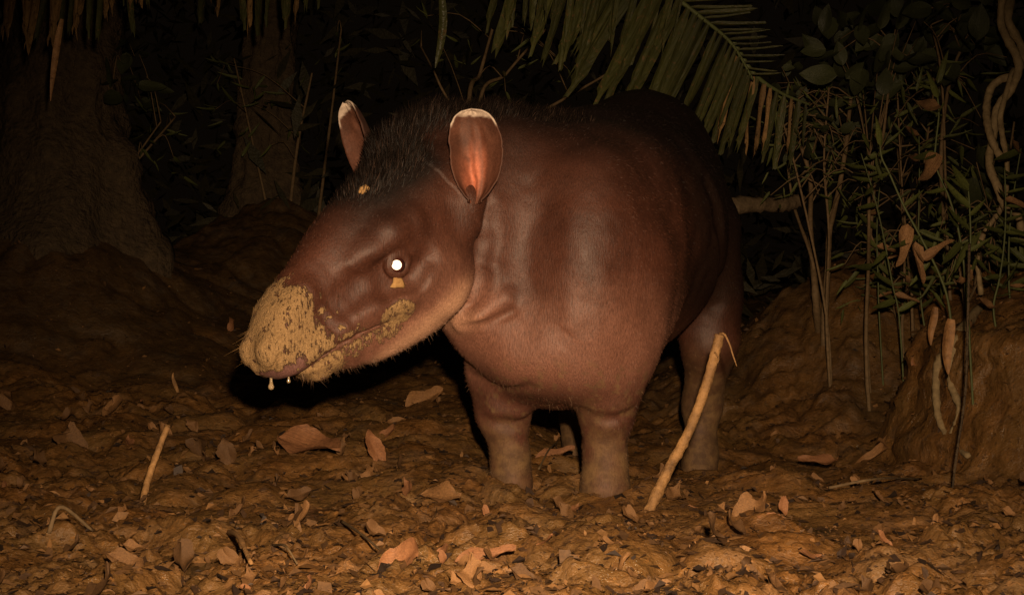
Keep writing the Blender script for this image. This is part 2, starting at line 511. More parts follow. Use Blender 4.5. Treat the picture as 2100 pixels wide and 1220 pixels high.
# --- skin material
skin, n, l, b = mat_new('tapir_coat')
tc = n.new('ShaderNodeTexCoord'); co = tc.outputs['Object']
def attr(nm, k=None):
    a = n.new('ShaderNodeVertexColor'); a.layer_name = nm
    sp_ = n.new('ShaderNodeSeparateColor'); l.new(a.outputs[0], sp_.inputs[0]); return [*sp_.outputs, a.outputs[1]]
m1 = attr('mask_one'); m2 = attr('mask_two')
fine = nz(n, l, 260, 4, .7, co); med = nz(n, l, 34, 5, .65, co); big = nz(n, l, 7, 4, .6, co)
mp_ = n.new('ShaderNodeMapping'); mp_.inputs['Scale'].default_value = (420, 420, 60); l.new(co, mp_.inputs['Vector'])
hair = nz(n, l, 1.0, 3, .6, mp_.outputs[0])
c = mixc(n, l, ramp(n, l, big, [(.35, 0), (.65, 1)]), (.071, .0245, .0145), (.045, .0155, .0093))
c = mixc(n, l, m2[2], c, (.019, .0098, .0070))                       # hindquarters darkened in colour, imitating the flash falling off
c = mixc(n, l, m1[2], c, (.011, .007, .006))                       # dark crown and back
c = mixc(n, l, m2[0], c, (.20, .090, .062))                       # pale throat, cheek and breast
c = mixc(n, l, m2[3], c, (.44, .25, .165))                         # whitish hair along the jaw
c = mixc(n, l, mth(n, l, 'MULTIPLY', m2[1], .8), c, (.15, .075, .066))  # bare pinkish skin
c = mixc(n, l, .55, c, mixc(n, l, ramp(n, l, hair, [(.3, (.45, .45, .45)), (.72, (1.6, 1.6, 1.6))]), (0, 0, 0), (1, 1, 1), 'MIX'), 'MULTIPLY') if False else c
c2 = mixc(n, l, 1.0, c, ramp(n, l, hair, [(.32, (.60, .58, .56)), (.70, (1.35, 1.33, 1.3))]), 'MULTIPLY')
legc = mixc(n, l, ramp(n, l, med, [(.40, 0), (.60, 1)]), (.150, .088, .036), (.075, .042, .018))
c3 = mixc(n, l, mth(n, l, 'MULTIPLY', m1[1], .85), c2, legc)
mudc = mixc(n, l, ramp(n, l, fine, [(.3, 0), (.7, 1)]), (.37, .228, .100), (.18, .106, .048))
mq = n.new('ShaderNodeMapping'); mq.inputs['Scale'].default_value = (210, 210, 48); mq.inputs['Rotation'].default_value = (.5, .75, .2); l.new(co, mq.inputs['Vector'])
streak = nz(n, l, 1.0, 5, .72, mq.outputs[0], .6)
clot = nz(n, l, 60, 5, .7, co)
thr = mth(n, l, 'ADD', mth(n, l, 'MULTIPLY', mth(n, l, 'SUBTRACT', streak, .5), 2.6), mth(n, l, 'MULTIPLY', mth(n, l, 'SUBTRACT', clot, .5), 2.2))
thr = mth(n, l, 'MULTIPLY', thr, ramp(n, l, m1[0], [(.02, 0), (.30, 1)]))
mudf = ramp(n, l, mth(n, l, 'ADD', m1[0], thr), [(.34, 0), (.54, 1)])
c4 = mixc(n, l, mudf, c3, mudc)
l.new(c4, b.inputs['Base Color'])
l.new(mth(n, l, 'ADD', mth(n, l, 'MULTIPLY', mth(n, l, 'MAXIMUM', m1[0], m1[1]), .24), mth(n, l, 'ADD', mth(n, l, 'MULTIPLY', med, .12), .46)), b.inputs['Roughness'])
l.new(mth(n, l, 'SUBTRACT', .40, mth(n, l, 'MULTIPLY', m2[2], .30)), b.inputs['Specular IOR Level'])
b.inputs['Specular Tint'].default_value = (1.0, .92, .92, 1)
b.inputs['Sheen Weight'].default_value = .0
b.inputs['Sheen Roughness'].default_value = .4
b.inputs['Sheen Tint'].default_value = (1, .75, .6, 1)
nb = bump(n, l, None, hair, .5, .0020)
nb = bump(n, l, None, mth(n, l, 'MULTIPLY', mudf, mth(n, l, 'ADD', clot, streak)), 1.0, .0045, nb)
bump(n, l, b, nz(n, l, 170, 5, .7, co), .35, .0018, nb)

tapir = empty('tapir', (O_B[0] + .15, O_B[1] + .4, 0), 'brown tapir with mud-caked snout standing in the mud, head turned left, one eye glowing', 'tapir')
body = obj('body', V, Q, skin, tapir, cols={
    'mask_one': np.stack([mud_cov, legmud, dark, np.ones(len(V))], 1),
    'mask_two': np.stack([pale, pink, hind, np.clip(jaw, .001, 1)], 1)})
N = vert_normals(V, Q)

# --- ears: cupped leaves with a thick rim
ear_m, n, l, b = mat_new('ear_skin')
vc = n.new('ShaderNodeVertexColor'); vc.layer_name = 'tint'
tc = n.new('ShaderNodeTexCoord')
f = nz(n, l, 160, 4, .7, tc.outputs['Object'])
l.new(mixc(n, l, 1.0, vc.outputs[0], ramp(n, l, f, [(.3, (.72, .70, .68)), (.7, (1.2, 1.2, 1.2))]), 'MULTIPLY'), b.inputs['Base Color'])
b.inputs['Roughness'].default_value = .58; b.inputs['Specular IOR Level'].default_value = .22
b.inputs['Subsurface Weight'].default_value = .0
bump(n, l, b, f, .3, .002)

def make_ear(name, base, top, width, normal, label, cup=.045, curl=.5, mirror=1, thick=.006, pinkness=1.0):
    base, top = np.asarray(base), np.asarray(top)
    Uv = top - base; h = np.linalg.norm(Uv); Uv = Uv / h
    Nn = unit(np.asarray(normal) - Uv * np.dot(normal, Uv)); R = np.cross(Uv, Nn) * mirror
    nu, nv = 44, 56
    P = []; K = []
    for i in range(nv + 1):
        y = i / nv
        yy = (y - .56) / (.44 if y > .56 else .56)
        prof = max(1 - abs(yy) ** (2.9 if y > .56 else 2.0), 0) ** (.46 if y > .56 else .60)
        wl = width / 2 * max(prof, .30 * (1 - y / .3) if y < .3 else 0)
        for j in range(nu + 1):
            x = -1 + 2 * j / nu
            nick = 1 + (.055 * vnoise(np.array([x * 2, y * 11, 4.0]), 1.0, 4) + .03 * vnoise(np.array([x * 2, y * 31, 2.0]), 1.0, 5)) * max(abs(x) - .6, 0) / .4
            depth = -cup * (1 - x * x) * (math.sin(math.pi * min(max(y, .02), .98)) ** .5 * .8 + .35 * (1 - y)) * (1 - .25 * y)
            fold = curl * max(-x - .55, 0) ** 1.5 * .06 * (1 - y) ** .7                       # front margin rolls over
            ridges = .0055 * math.sin(x * 10 + y * 3.5 + .7) * math.exp(-((x + .15) / .5) ** 2) * max(0, 1 - y * 1.1) + .0025 * vnoise(np.array([x * 5, y * 5, 1.0]), 1.0, 9)
            tuft = -.02 * (1 - y) ** 3
            skew = .009 * math.sin(y * 3.0)
            P.append(base + Uv * h * y + R * (wl * x * nick + fold + skew) + Nn * (depth + fold * .9 + ridges + tuft + .012 * y * y))
            pnk = pinkness * math.exp(-((x + .18 - .35 * (y - .3)) / .34) ** 2) * math.exp(-((y - .33) / .27) ** 2)
            nse = vnoise(np.array([x * 4, y * 9, 3.3]), 1.0, 6)
            wht = float(sstep(.905, .93, np.array(y + .02 * nse + .02 * x + .02 * x * x - .022)))
            wht = max(wht, float(sstep(.80, .86, np.array(y))) * float(sstep(.90, .97, np.array(abs(x)))))
            col = np.array([.085, .034, .021]) * (1 + .25 * nse)
            col = col * (1 - pnk) + np.array([.44, .135, .075]) * pnk * (1 + .30 * math.sin(x * 21 + nse * 2.5 + y * 4) + .25 * vnoise(np.array([x * 9, y * 16, .7]), 1.0, 8))
            col = col * (1 - wht) + np.array([.50, .40, .33]) * wht
            K.append([*np.clip(col, 0, 1), 1])
    P = np.array(P); m = nu + 1
    F = [(i * m + j, i * m + j + 1, (i + 1) * m + j + 1, (i + 1) * m + j) for i in range(nv) for j in range(nu)]
    # outer skin
    NN = np.zeros_like(P); fa = np.array(F)
    fnn = np.cross(P[fa[:, 2]] - P[fa[:, 0]], P[fa[:, 3]] - P[fa[:, 1]])
    for i in range(4): np.add.at(NN, fa[:, i], fnn)
    NN /= np.linalg.norm(NN, axis=1)[:, None] + 1e-9
    if np.mean(NN @ Nn) < 0: NN = -NN
    edge = np.array([max(abs(-1 + 2 * j / nu), abs(-1 + 2 * i / nv)) for i in range(nv + 1) for j in range(nu + 1)])
    Pb = P - NN * (thick * (1.05 - .5 * edge ** 6))[:, None]
    Kb = np.array(K); yb = np.array([i / nv for i in range(nv + 1) for j in range(nu + 1)])
    wb_ = sstep(.86, .93, yb)[:, None]
    Kb[:, :3] = np.array([.050, .024, .018]) * (1 - wb_) + np.array([.50, .40, .33]) * wb_
    L0 = len(P)
    Fb = [tuple(x + L0 for x in f[::-1]) for f in F]
    rim = [i * m for i in range(nv + 1)] + [nv * m + j for j in range(1, m)] + [i * m + nu for i in range(nv - 1, -1, -1)] + [j for j in range(nu - 1, 0, -1)]
    Fr = [(rim[i], rim[(i + 1) % len(rim)], rim[(i + 1) % len(rim)] + L0, rim[i] + L0) for i in range(len(rim))]
    o = obj(name, np.vstack([P, Pb]), F + Fb + Fr, ear_m, tapir, cols={'tint': np.vstack([np.array(K), Kb])})
    if label: o['label'] = label
    return o
make_ear('ear', W(965, 413, 2.755), W(967, 228, 2.77), .126, (-.22, -.96, .10), 'near ear opened to the front, pink inside with a white tip', curl=.7)
make_ear('ear', W(752, 390, 2.93), W(714, 212, 2.98), .118, (-.84, -.50, .0), 'far ear seen edge-on with a small white tip', cup=.05, curl=.15, mirror=-1, pinkness=.15)

# --- eye with its reflecting layer
def ball(c, rad, nseg=20, nring=12, axes=np.eye(3)):
    Vv = []; Ff = []
    for i in range(nring + 1):
        th = math.pi * i / nring
        for j in range(nseg):
            ph = 2 * math.pi * j / nseg
            q = np.array([math.sin(th) * math.cos(ph), math.sin(th) * math.sin(ph), math.cos(th)]) * rad
            Vv.append(np.asarray(c) + q @ np.asarray(axes))
    for i in range(nring):
        for j in range(nseg):
            Ff.append((i * nseg + j, (i + 1) * nseg + j, (i + 1) * nseg + (j + 1) % nseg, i * nseg + (j + 1) % nseg))
    return Vv, Ff
eye_m, n, l, b = mat_new('eye_surface'); b.inputs['Base Color'].default_value = (.020, .008, .007, 1); b.inputs['Roughness'].default_value = .06
_f = nz(n, l, 300, 3); l.new(ramp(n, l, _f, [(.3, (.012, .006, .006)), (.7, (.030, .010, .009))]), b.inputs['Base Color'])
tap_m, n, l, b = mat_new('eye_reflecting_layer'); b.inputs['Metallic'].default_value = 1.0; b.inputs['Roughness'].default_value = .66
_f = nz(n, l, 500, 2); l.new(ramp(n, l, _f, [(.3, (.92, .92, .95)), (.7, (1, 1, 1))]), b.inputs['Base Color'])
iris_m = simple_mat('iris_brown', (.070, .016, .010), (.030, .008, .007), 400, .15, 0, 100, .5)
for s_, nm in ((1, 'near'), (-1, 'far')):
    ec = hp(EYE_T + .004, s_ * (side(EYE_T, EYE_U) - .007), EYE_U)
    Ve, Fe = ball(ec, np.array([.0195] * 3))
    eye = obj('eye', Ve, Fe, eye_m, tapir)
    look = unit((np.array(cam.location) * .5 + np.array(flash.location) * .5) - ec) if s_ > 0 else unit(HA * .3 - HL)
    e1 = unit(np.cross(look, UP)); e2 = np.cross(e1, look)
    pc = ec + look * .0200
    ring = [pc + .0106 * (math.cos(a) * e1 + math.sin(a) * e2) + look * .0006 for a in np.linspace(0, 2 * math.pi, 48, endpoint=False)]
    ir = []
    for rr, dz in ((.0102, .0002), (.0150, -.0044)):
        ir += [pc + rr * (math.cos(a) * e1 + math.sin(a) * e2) + look * dz for a in np.linspace(0, 2 * math.pi, 32, endpoint=False)]
    io = obj('iris', ir, [(i, (i + 1) % 32, 32 + (i + 1) % 32, 32 + i) for i in range(32)], iris_m, eye)
    io.matrix_parent_inverse = (eye.matrix_basis).inverted()
    pu = obj('pupil', ring + [pc], [(i, (i + 1) % 48, 48) for i in range(48)], tap_m, eye)
    pu.matrix_parent_inverse = Matrix.Translation(-tapir.location)
    pu.parent = eye
    pu.matrix_parent_inverse = (eye.matrix_basis).inverted()

# --- lids, drips, flecks of mud on the face
wet_m = simple_mat('wet_mud_drip', (.50, .38, .24), (.40, .29, .17), 200, .08, .1, 300, .6)
fleck_m = simple_mat('dry_mud_fleck', (.42, .25, .10), (.30, .16, .06), 160, .8, .5, 220, .2)
def drip(name, px, py, d, ln, r):
    p = W(px, py, d); pts = [p + np.array([0, 0, .012])] + [p - np.array([0, 0, ln * q]) for q in (0, .25, .5, .75, .92, 1.0)]
    Vd, Fd = tube(pts, [r * .9, r * .55, r * .42, r * .55, r * 1.0, r * .8, r * .15], 12)
    return obj(name, Vd, Fd, wet_m, tapir)
LIP = hp(1.075, .002, -.045); LIP2 = hp(1.02, .050, -.062)
def pxd(p): return CX + p[0] / p[1] * FPX, CY - (p[2] - CAMH) / p[1] * FPX, p[1]
wet_m.node_tree.nodes['Principled BSDF'].inputs['Transmission Weight'].default_value = .45
drip('mud_drip', 556, 772, LIP[1], .028, .0066)
drip('mud_drip', 592, 768, LIP2[1], .018, .0042)
def flake(name, c, nrm, up, size, outline, seed):
    c = np.asarray(c); nrm = unit(nrm); e2 = unit(np.asarray(up) - nrm * np.dot(up, nrm)); e1 = np.cross(e2, nrm)
    rng = np.random.RandomState(seed); m = len(outline)
    Vf = [c + nrm * .003]
    for k, sc_ in ((0, .6), (1, 1.0), (2, 1.0)):
        for x, y in outline:
            Vf.append(c + (e1 * x + e2 * y) * size * sc_ + nrm * ((.0030, .0016, -.003)[k] + rng.randn() * .0004))
    Ff = [(0, 1 + i, 1 + (i + 1) % m) for i in range(m)]
    for k in (0, 1):
        a, b_ = 1 + k * m, 1 + (k + 1) * m
        Ff += [(a + i, b_ + i, b_ + (i + 1) % m, a + (i + 1) % m) for i in range(m)]
    return obj(name, Vf, Ff, fleck_m, tapir)
fe = hp(.485, side(.485, -.049), -.049)
flake('mud_fleck', fe, HL, UP, .0165, [(-.6, .9), (.2, .7), (.8, .2), (1.2, -.5), (.9, -.9), (.1, -.8), (-.5, -.9), (-1.2, -.8), (-.7, -.2)], 1)
fc = hp(.335, .045, float(station(.335)[0]) - .006)
flake('mud_fleck', fc, HU * .55 + HL * .7, HA * -1, .0135, [(-.5, 1), (.4, 1.1), (.7, .3), (.4, -.8), (-.3, -1), (-.7, -.2)], 2)

# --- coat: short hairs lying back over the skin, bristly mane on the crest
tri = np.vstack([Q[:, [0, 1, 2]], Q[:, [0, 2, 3]]])
ta, tb, tcc = V[tri[:, 0]], V[tri[:, 1]], V[tri[:, 2]]
area = np.linalg.norm(np.cross(tb - ta, tcc - ta), axis=1) / 2
cen = (ta + tb + tcc) / 3
tn = N[tri].mean(1); tn /= np.linalg.norm(tn, axis=1)[:, None]
vis = np.einsum('ij,ij->i', tn, np.array([0, 0, CAMH]) - cen) / np.linalg.norm(cen - np.array([0, 0, CAMH]), axis=1)
CREST = np.array([hp(.30, 0, .126), hp(.20, 0, .127), hp(.10, -.005, .128), W(820, 360, 2.92) + UP * .07, W(900, 330, 3.0) + UP * .096, W(1020, 345, 3.10) + UP * .12, W(1150, 390, 3.22) + UP * .15])
CR = spline(CREST, 60)
def crest_dist(P):
    D2 = np.full(len(P), 9.0)
    for c in CR: D2 = np.minimum(D2, np.linalg.norm(P - c, axis=1))
    return D2
def sample(wt, num, seed):
    rng = np.random.RandomState(seed)
    k = rng.choice(len(tri), num, p=wt / wt.sum())
    r1, r2 = np.sqrt(rng.rand(num)), rng.rand(num)
    w0, w1, w2 = 1 - r1, r1 * (1 - r2), r1 * r2
    P = ta[k] * w0[:, None] + tb[k] * w1[:, None] + tcc[k] * w2[:, None]
    return k, P, tn[k], rng
def hairs(name, P, nr, flow, ln, wd, lift, col, rng, mat_, segs=1, bend=.3):
    m = len(P); flow = np.broadcast_to(np.asarray(flow, float), P.shape)
    fl_ = flow - nr * np.einsum('ij,ij->i', flow, nr)[:, None]
    fl_ = fl_ / (np.linalg.norm(fl_, axis=1)[:, None] + 1e-9) + rng.randn(m, 3) * .22
    d = fl_ * np.cos(lift)[:, None] + nr * np.sin(lift)[:, None]
    d /= np.linalg.norm(d, axis=1)[:, None]
    sd = np.cross(d, nr + rng.randn(m, 3) * .5); sd /= np.linalg.norm(sd, axis=1)[:, None] + 1e-9
    base = P - nr * .001
    if segs == 1:
        Vh = np.stack([base - sd * wd[:, None], base + sd * wd[:, None], base + d * ln[:, None]], 1).reshape(-1, 3)
        Fh = np.arange(m * 3).reshape(-1, 3); rep_ = 3
    else:
        mid = base + d * (ln * .55)[:, None]
        tipp = mid + (d * (1 - bend) + fl_ * bend)* (ln * .45)[:, None]
        Vh = np.stack([base - sd * wd[:, None], base + sd * wd[:, None], mid + sd * (wd * .7)[:, None], mid - sd * (wd * .7)[:, None], tipp], 1).reshape(-1, 3)
        k5 = np.arange(m)[:, None] * 5
        Fh = np.vstack([k5 + np.array([0, 1, 2]), k5 + np.array([0, 2, 3]), k5 + np.array([3, 2, 4])]); rep_ = 5
    cc = np.repeat(np.concatenate([col, np.ones((m, 1))], 1), rep_, 0)
    return obj(name, Vh, Fh, mat_, tapir, smooth=False, cols={'tint': cc}, kind='stuff')
hair_m, n, l, b = mat_new('hair_strands')
vc = n.new('ShaderNodeVertexColor'); vc.layer_name = 'tint'
tc = n.new('ShaderNodeTexCoord')
l.new(mixc(n, l, 1.0, vc.outputs[0], ramp(n, l, nz(n, l, 90, 2, .5, tc.outputs['Object']), [(.3, .75), (.7, 1.2)]), 'MULTIPLY'), b.inputs['Base Color'])
b.inputs['Roughness'].default_value = .5; b.inputs['Specular IOR Level'].default_value = .18
def coat_flow(P):
    t, l__, u = head_coords(P); h_ = sstep(-.15, .1, t)[:, None] * (np.abs(l__) < .2)[:, None]
    fb = -HB * .75 - UP * .75
    leg = sstep(.36, .24, P[:, 2])[:, None]
    fb = fb * (1 - leg) + np.array([0, .15, -1.0]) * leg
    return -HA * h_ * 1.0 - UP * h_ * .25 + fb * (1 - h_)
mk = [x[tri].mean(1) for x in tapir_masks(V)]
cd = crest_dist(V)[tri].mean(1)
wt = area * sstep(-.35, -.05, vis) * (1 - .85 * mk[1]) * (1 - mk[6]) * sstep(-.03, .03, cen[:, 2])
near_w = sstep(4.3, 2.9, cen[:, 1]) * .75 + .25
k, P, nr, rng = sample(wt * near_w, 140000, 5)
mm = [x[k] for x in mk]
def coat_colour(mm, rng, num):
    mudc_, mcov, legm, dk, pl, pk, nd, hd, jw = mm
    c = np.tile(np.array([.086, .030, .016]), (num, 1))
    c = c * (1 - .86 * hd[:, None])  # hairs darkened towards the rear too, same painted falloff
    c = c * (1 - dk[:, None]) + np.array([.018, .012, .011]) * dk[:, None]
    c = c * (1 - pl[:, None]) + np.array([.19, .088, .061]) * pl[:, None]
    c = c * (1 - jw[:, None]) + np.array([.44, .26, .18]) * jw[:, None]
    c = c * (1 - .8 * legm[:, None]) + np.array([.14, .084, .036]) * .8 * legm[:, None]
    c = c * (1 - .8 * mcov[:, None]) + np.array([.40, .23, .08]) * .8 * mcov[:, None]
    return np.clip(c * (.55 + .65 * rng.rand(num))[:, None], 0, 1)
m = len(P)
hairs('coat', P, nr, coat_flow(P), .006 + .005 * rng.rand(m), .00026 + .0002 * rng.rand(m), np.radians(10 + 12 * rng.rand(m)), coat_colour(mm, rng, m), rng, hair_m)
# mane
wt = area * sstep(.105, .03, cd) * sstep(-.75, -.4, vis)
k, P, nr, rng = sample(wt, 22000, 8)
m = len(P); dd = cd[k]
ln = (.018 + .034 * sstep(.10, .02, dd)) * (.5 + .8 * rng.rand(m)) * (.35 + .65 * sstep(-.2, .55, -head_coords(P)[0] + .45))
colm = np.array([.011, .0072, .0056]) * (.3 + 1.6 * rng.rand(m) ** 2)[:, None]
colm[rng.rand(m) < .05] = (.05, .03, .022)
mane_m = hair_m.copy(); mane_m.name = 'mane_strands'
mane_m.node_tree.nodes['Principled BSDF'].inputs['Specular IOR Level'].default_value = .10
hairs('mane', P, nr, -HB * .8 + UP * .55 + HL * .0, ln, .00045 + .0003 * rng.rand(m), np.radians(34 + 26 * rng.rand(m)), colm, rng, mane_m, 2, .35)
# bristles under the chin and along the brisket, whiskers of the trunk
t_c, l_c, u_c = head_coords(cen); botc = station(t_c)[1]
under = sstep(.035, .008, u_c - botc) * sstep(.25, .45, t_c) * sstep(1.0, .93, t_c) * (np.abs(l_c) < .1)
bris = sstep(.30, .24, cen[:, 2]) * (tn[:, 2] < -.35) * (body_coords(cen)[0] < .15) * (cen[:, 2] > .2)
k, P, nr, rng = sample(area * (under + bris * .25) + 1e-12, 800, 12); m = len(P)
hairs('bristle_fringe', P, nr, -HA * .4 - UP * .8 + 0 * P, .010 + .016 * rng.rand(m) ** 2, .00035 + .0002 * rng.rand(m), np.radians(35 + 40 * rng.rand(m)), np.tile([.13, .075, .045], (m, 1)) * (.5 + .8 * rng.rand(m))[:, None], rng, hair_m)
rngw = np.random.RandomState(3)
for q in range(9):
    tt = .90 + .13 * rngw.rand(); uu = -.02 + .07 * rngw.rand(); lw = -side(tt, uu) * (.2 + .7 * rngw.rand())
    p0 = hp(tt, lw, min(uu, float(station(tt)[0]) * .85)); dirw = unit(HA * .6 - HL * .7 + np.array([-.35, 0, 0]) + rngw.randn(3) * .18)
    Lw = .05 + .04 * rngw.rand()
    Vw, Fw = tube([p0, p0 + dirw * Lw * .5 + UP * .002, p0 + dirw * Lw - UP * .004 * rngw.rand()], [.0004, .0003, .0001], 4)
    obj('whisker', Vw, Fw, fleck_m, tapir)
# ------------------------------------------------------------------ ground: a trampled mud lick between earth banks
def base_height(x, y):
    left = np.interp(y, [-4, 1.5, 3.3, 4.2, 5, 6.5, 9, 14, 30], [.03, .0, .0, .05, .14, .33, .55, .9, 1.3])
    right = np.interp(y, [-4, 1.5, 3.0, 4.0, 4.8, 6.2, 9, 14, 30], [.03, .0, .0, -.085, -.04, .16, .5, .9, 1.3])
    k = sstep(-.15, .35, x)
    h = left * (1 - k) + right * k
    def mound(cx, cy, rx, ry, hh, pw=1.0):
        r = ((x - cx) / rx) ** 2 + ((y - cy) / ry) ** 2
        return hh * np.exp(-r ** pw)
    h = h + mound(-2.15, 5.75, .62, .75, .62) + mound(-1.35, 7.1, .70, .8, .62) + mound(1.45, 5.35, .52, .6, .46) + mound(2.6, 5.6, 1.0, .9, .55)
    return h
def bank_height(x, y, nse):
    rho = np.sqrt(((x - 2.02) / .80) ** 2 + ((y - 3.95) / .92) ** 2) + nse
    return (.42 * sstep(1.03, .84, rho) + .22 * sstep(.86, .30, rho))
def ground_height(x, y, detail=True):
    x = np.asarray(x, float); y = np.asarray(y, float)
    P = np.stack([x, y, 0 * x], -1)
    h = base_height(x, y)
    n_l = fbm(P, 2.6, 3, 41)
    bk = bank_height(x, y, .05 * n_l + .012 * fbm(P, 9, 2, 44))
    far = sstep(7, 3.5, y)
    h = h + bk + .022 * n_l
    if detail:
        warp = np.stack([fbm(P, 6, 2, 51), fbm(P, 6, 2, 52), 0 * x], -1) * .05
        Pw = P + warp
        clod = np.abs(vnoise(Pw, 6.0, 61)) * 2 - .6; clod2 = np.abs(vnoise(Pw + warp, 14, 62)) * 2 - .6
        onbank = sstep(.03, .2, bk)
        rough_ = .25 + .75 * sstep(-.35, .45, fbm(P, 1.7, 2, 71))
        h = h + (.026 * clod + .015 * clod2 * rough_) * (1 - .75 * onbank) + .0110 * rough_ * fbm(Pw, 26, 4, 63, .6) + .004 * fbm(P, 85, 2, 64) * far
        h = np.where(h - base_height(x, y) - bk < -.030, base_height(x, y) + bk - .030 + (h - base_height(x, y) - bk + .030) * .25, h)   # churned slurry fills the low spots
        # ring of squeezed-up mud round each foot
        for fx, fy in ((W(1241, 1000, 3.05)[0], 3.05), (W(1047, 990, 3.17)[0], 3.17), (W(1434, 970, 3.97)[0], 3.97), (W(1190, 940, 4.13)[0], 4.13)):
            r = np.hypot(x - fx, y - fy)
            h = h + .022 * np.exp(-((r - .105) / .04) ** 2) - .02 * np.exp(-(r / .08) ** 4)
    return h
def gh(x, y): return float(ground_height(np.array([x]), np.array([y]))[0])
def first_hit(px, py, lift=0.0, lo=1.7, hi=9.0):
    dd = np.arange(lo, hi, .01); R_ = np.array([W(px, py, d) for d in dd])
    hit = np.nonzero(R_[:, 2] <= ground_height(R_[:, 0], R_[:, 1]) + lift)[0]
    return R_[hit[0]] if len(hit) else None

NR, NCOL = 760, 620
ya = np.concatenate([np.linspace(-4, 1.15, 24), 1.2 * (9.0 / 1.2) ** (np.linspace(0, 1, NR)), np.linspace(9.1, 34, 70)])
ua = np.linspace(-1, 1, NCOL)
GY = np.repeat(ya[:, None], NCOL, 1); wid = np.maximum(.56 * ya + .55, .9) + np.where(ya > 9, (ya - 9) * .8, 0) + np.where(ya < 1.2, (1.2 - ya) * .8, 0)
GX = ua[None, :] * wid[:, None]
GZ = ground_height(GX, GY)
_ob = sstep(.04, .14, bank_height(GX, GY, 0)) * sstep(7, 5, GY)
_p3 = np.stack([GX * .6, GY * .6, GZ * 1.6], -1)
GY = GY + _ob * (.045 * fbm(_p3, 5, 4, 81)); GX = GX + _ob * (.05 * fbm(_p3, 5.5, 4, 85)); GZ = GZ + _ob * .02 * fbm(_p3, 7, 3, 88)
gi = np.arange(len(ya) * NCOL).reshape(len(ya), NCOL)
GF = np.stack([gi[:-1, :-1], gi[:-1, 1:], gi[1:, 1:], gi[1:, :-1]], -1).reshape(-1, 4)

mudm, n, l, b = mat_new('churned_mud')
tc = n.new('ShaderNodeTexCoord'); co = tc.outputs['Object']
f1 = nz(n, l, 3.2, 6, .65, co, .4); f2 = nz(n, l, 17, 6, .68, co, .5); f3 = nz(n, l, 75, 5, .7, co); f4 = nz(n, l, 46, 3, .6, co, 1.0)
c = mixc(n, l, ramp(n, l, f2, [(.34, 0), (.66, 1)]), (.078, .035, .011), (.225, .105, .032))
c = mixc(n, l, ramp(n, l, f1, [(.38, 0), (.62, 1)]), c, (.155, .084, .029))
c = mixc(n, l, ramp(n, l, f3, [(.56, 0), (.66, .8)]), c, (.040, .019, .009))         # rotted specks
c = mixc(n, l, ramp(n, l, f4, [(.60, 0), (.68, .55)]), c, (.30, .140, .042))          # crumbs of dry clay
vs = n.new('ShaderNodeVertexColor'); vs.layer_name = 'far_falloff'                            # ground colour darkened with distance, imitating the flash's falloff
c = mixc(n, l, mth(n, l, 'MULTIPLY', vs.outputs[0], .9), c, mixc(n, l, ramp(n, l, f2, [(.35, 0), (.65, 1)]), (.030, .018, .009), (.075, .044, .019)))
l.new(c, b.inputs['Base Color'])
l.new(ramp(n, l, nz(n, l, 7, 6, .75, co, .8), [(.36, .13), (.52, .38), (.64, .75)]), b.inputs['Roughness'])
b.inputs['Specular IOR Level'].default_value = .5
nb = bump(n, l, None, f2, .55, .02)
nb = bump(n, l, None, f3, .60, .008, nb)
bump(n, l, b, nz(n, l, 240, 4, .7, co), .45, .003, nb)
far_dim = sstep(4.2, 5.6, GY + .5 * fbm(np.stack([GX, GY, 0 * GX], -1), 2.2, 3, 77)) * (1 - sstep(.05, .2, bank_height(GX, GY, 0)))  # painted falloff: dims the ground colour farther back, bank left out
ground = obj('ground', np.stack([GX, GY, GZ], -1), GF, mudm, cols={'far_falloff': np.stack([far_dim, far_dim, far_dim, np.ones_like(far_dim)], -1).reshape(-1, 4)}, kind='structure')

# shallow water standing in the low spots close to the lens
wat, n, l, b = mat_new('muddy_water')
tc = n.new('ShaderNodeTexCoord')
l.new(ramp(n, l, nz(n, l, 6, 4, .6, tc.outputs['Object'], 1.2), [(.35, (.050, .030, .012)), (.65, (.105, .064, .026))]), b.inputs['Base Color'])
b.inputs['Roughness'].default_value = .07; b.inputs['Specular IOR Level'].default_value = .5
bump(n, l, b, nz(n, l, 22, 3, .5, tc.outputs['Object'], .6), .25, .006)
obj('puddle_water', [(-1.3, 1.2, -.021), (1.2, 1.2, -.021), (1.2, 2.9, -.021), (-1.3, 2.9, -.021)], [(0, 1, 2, 3)], wat, kind='structure')

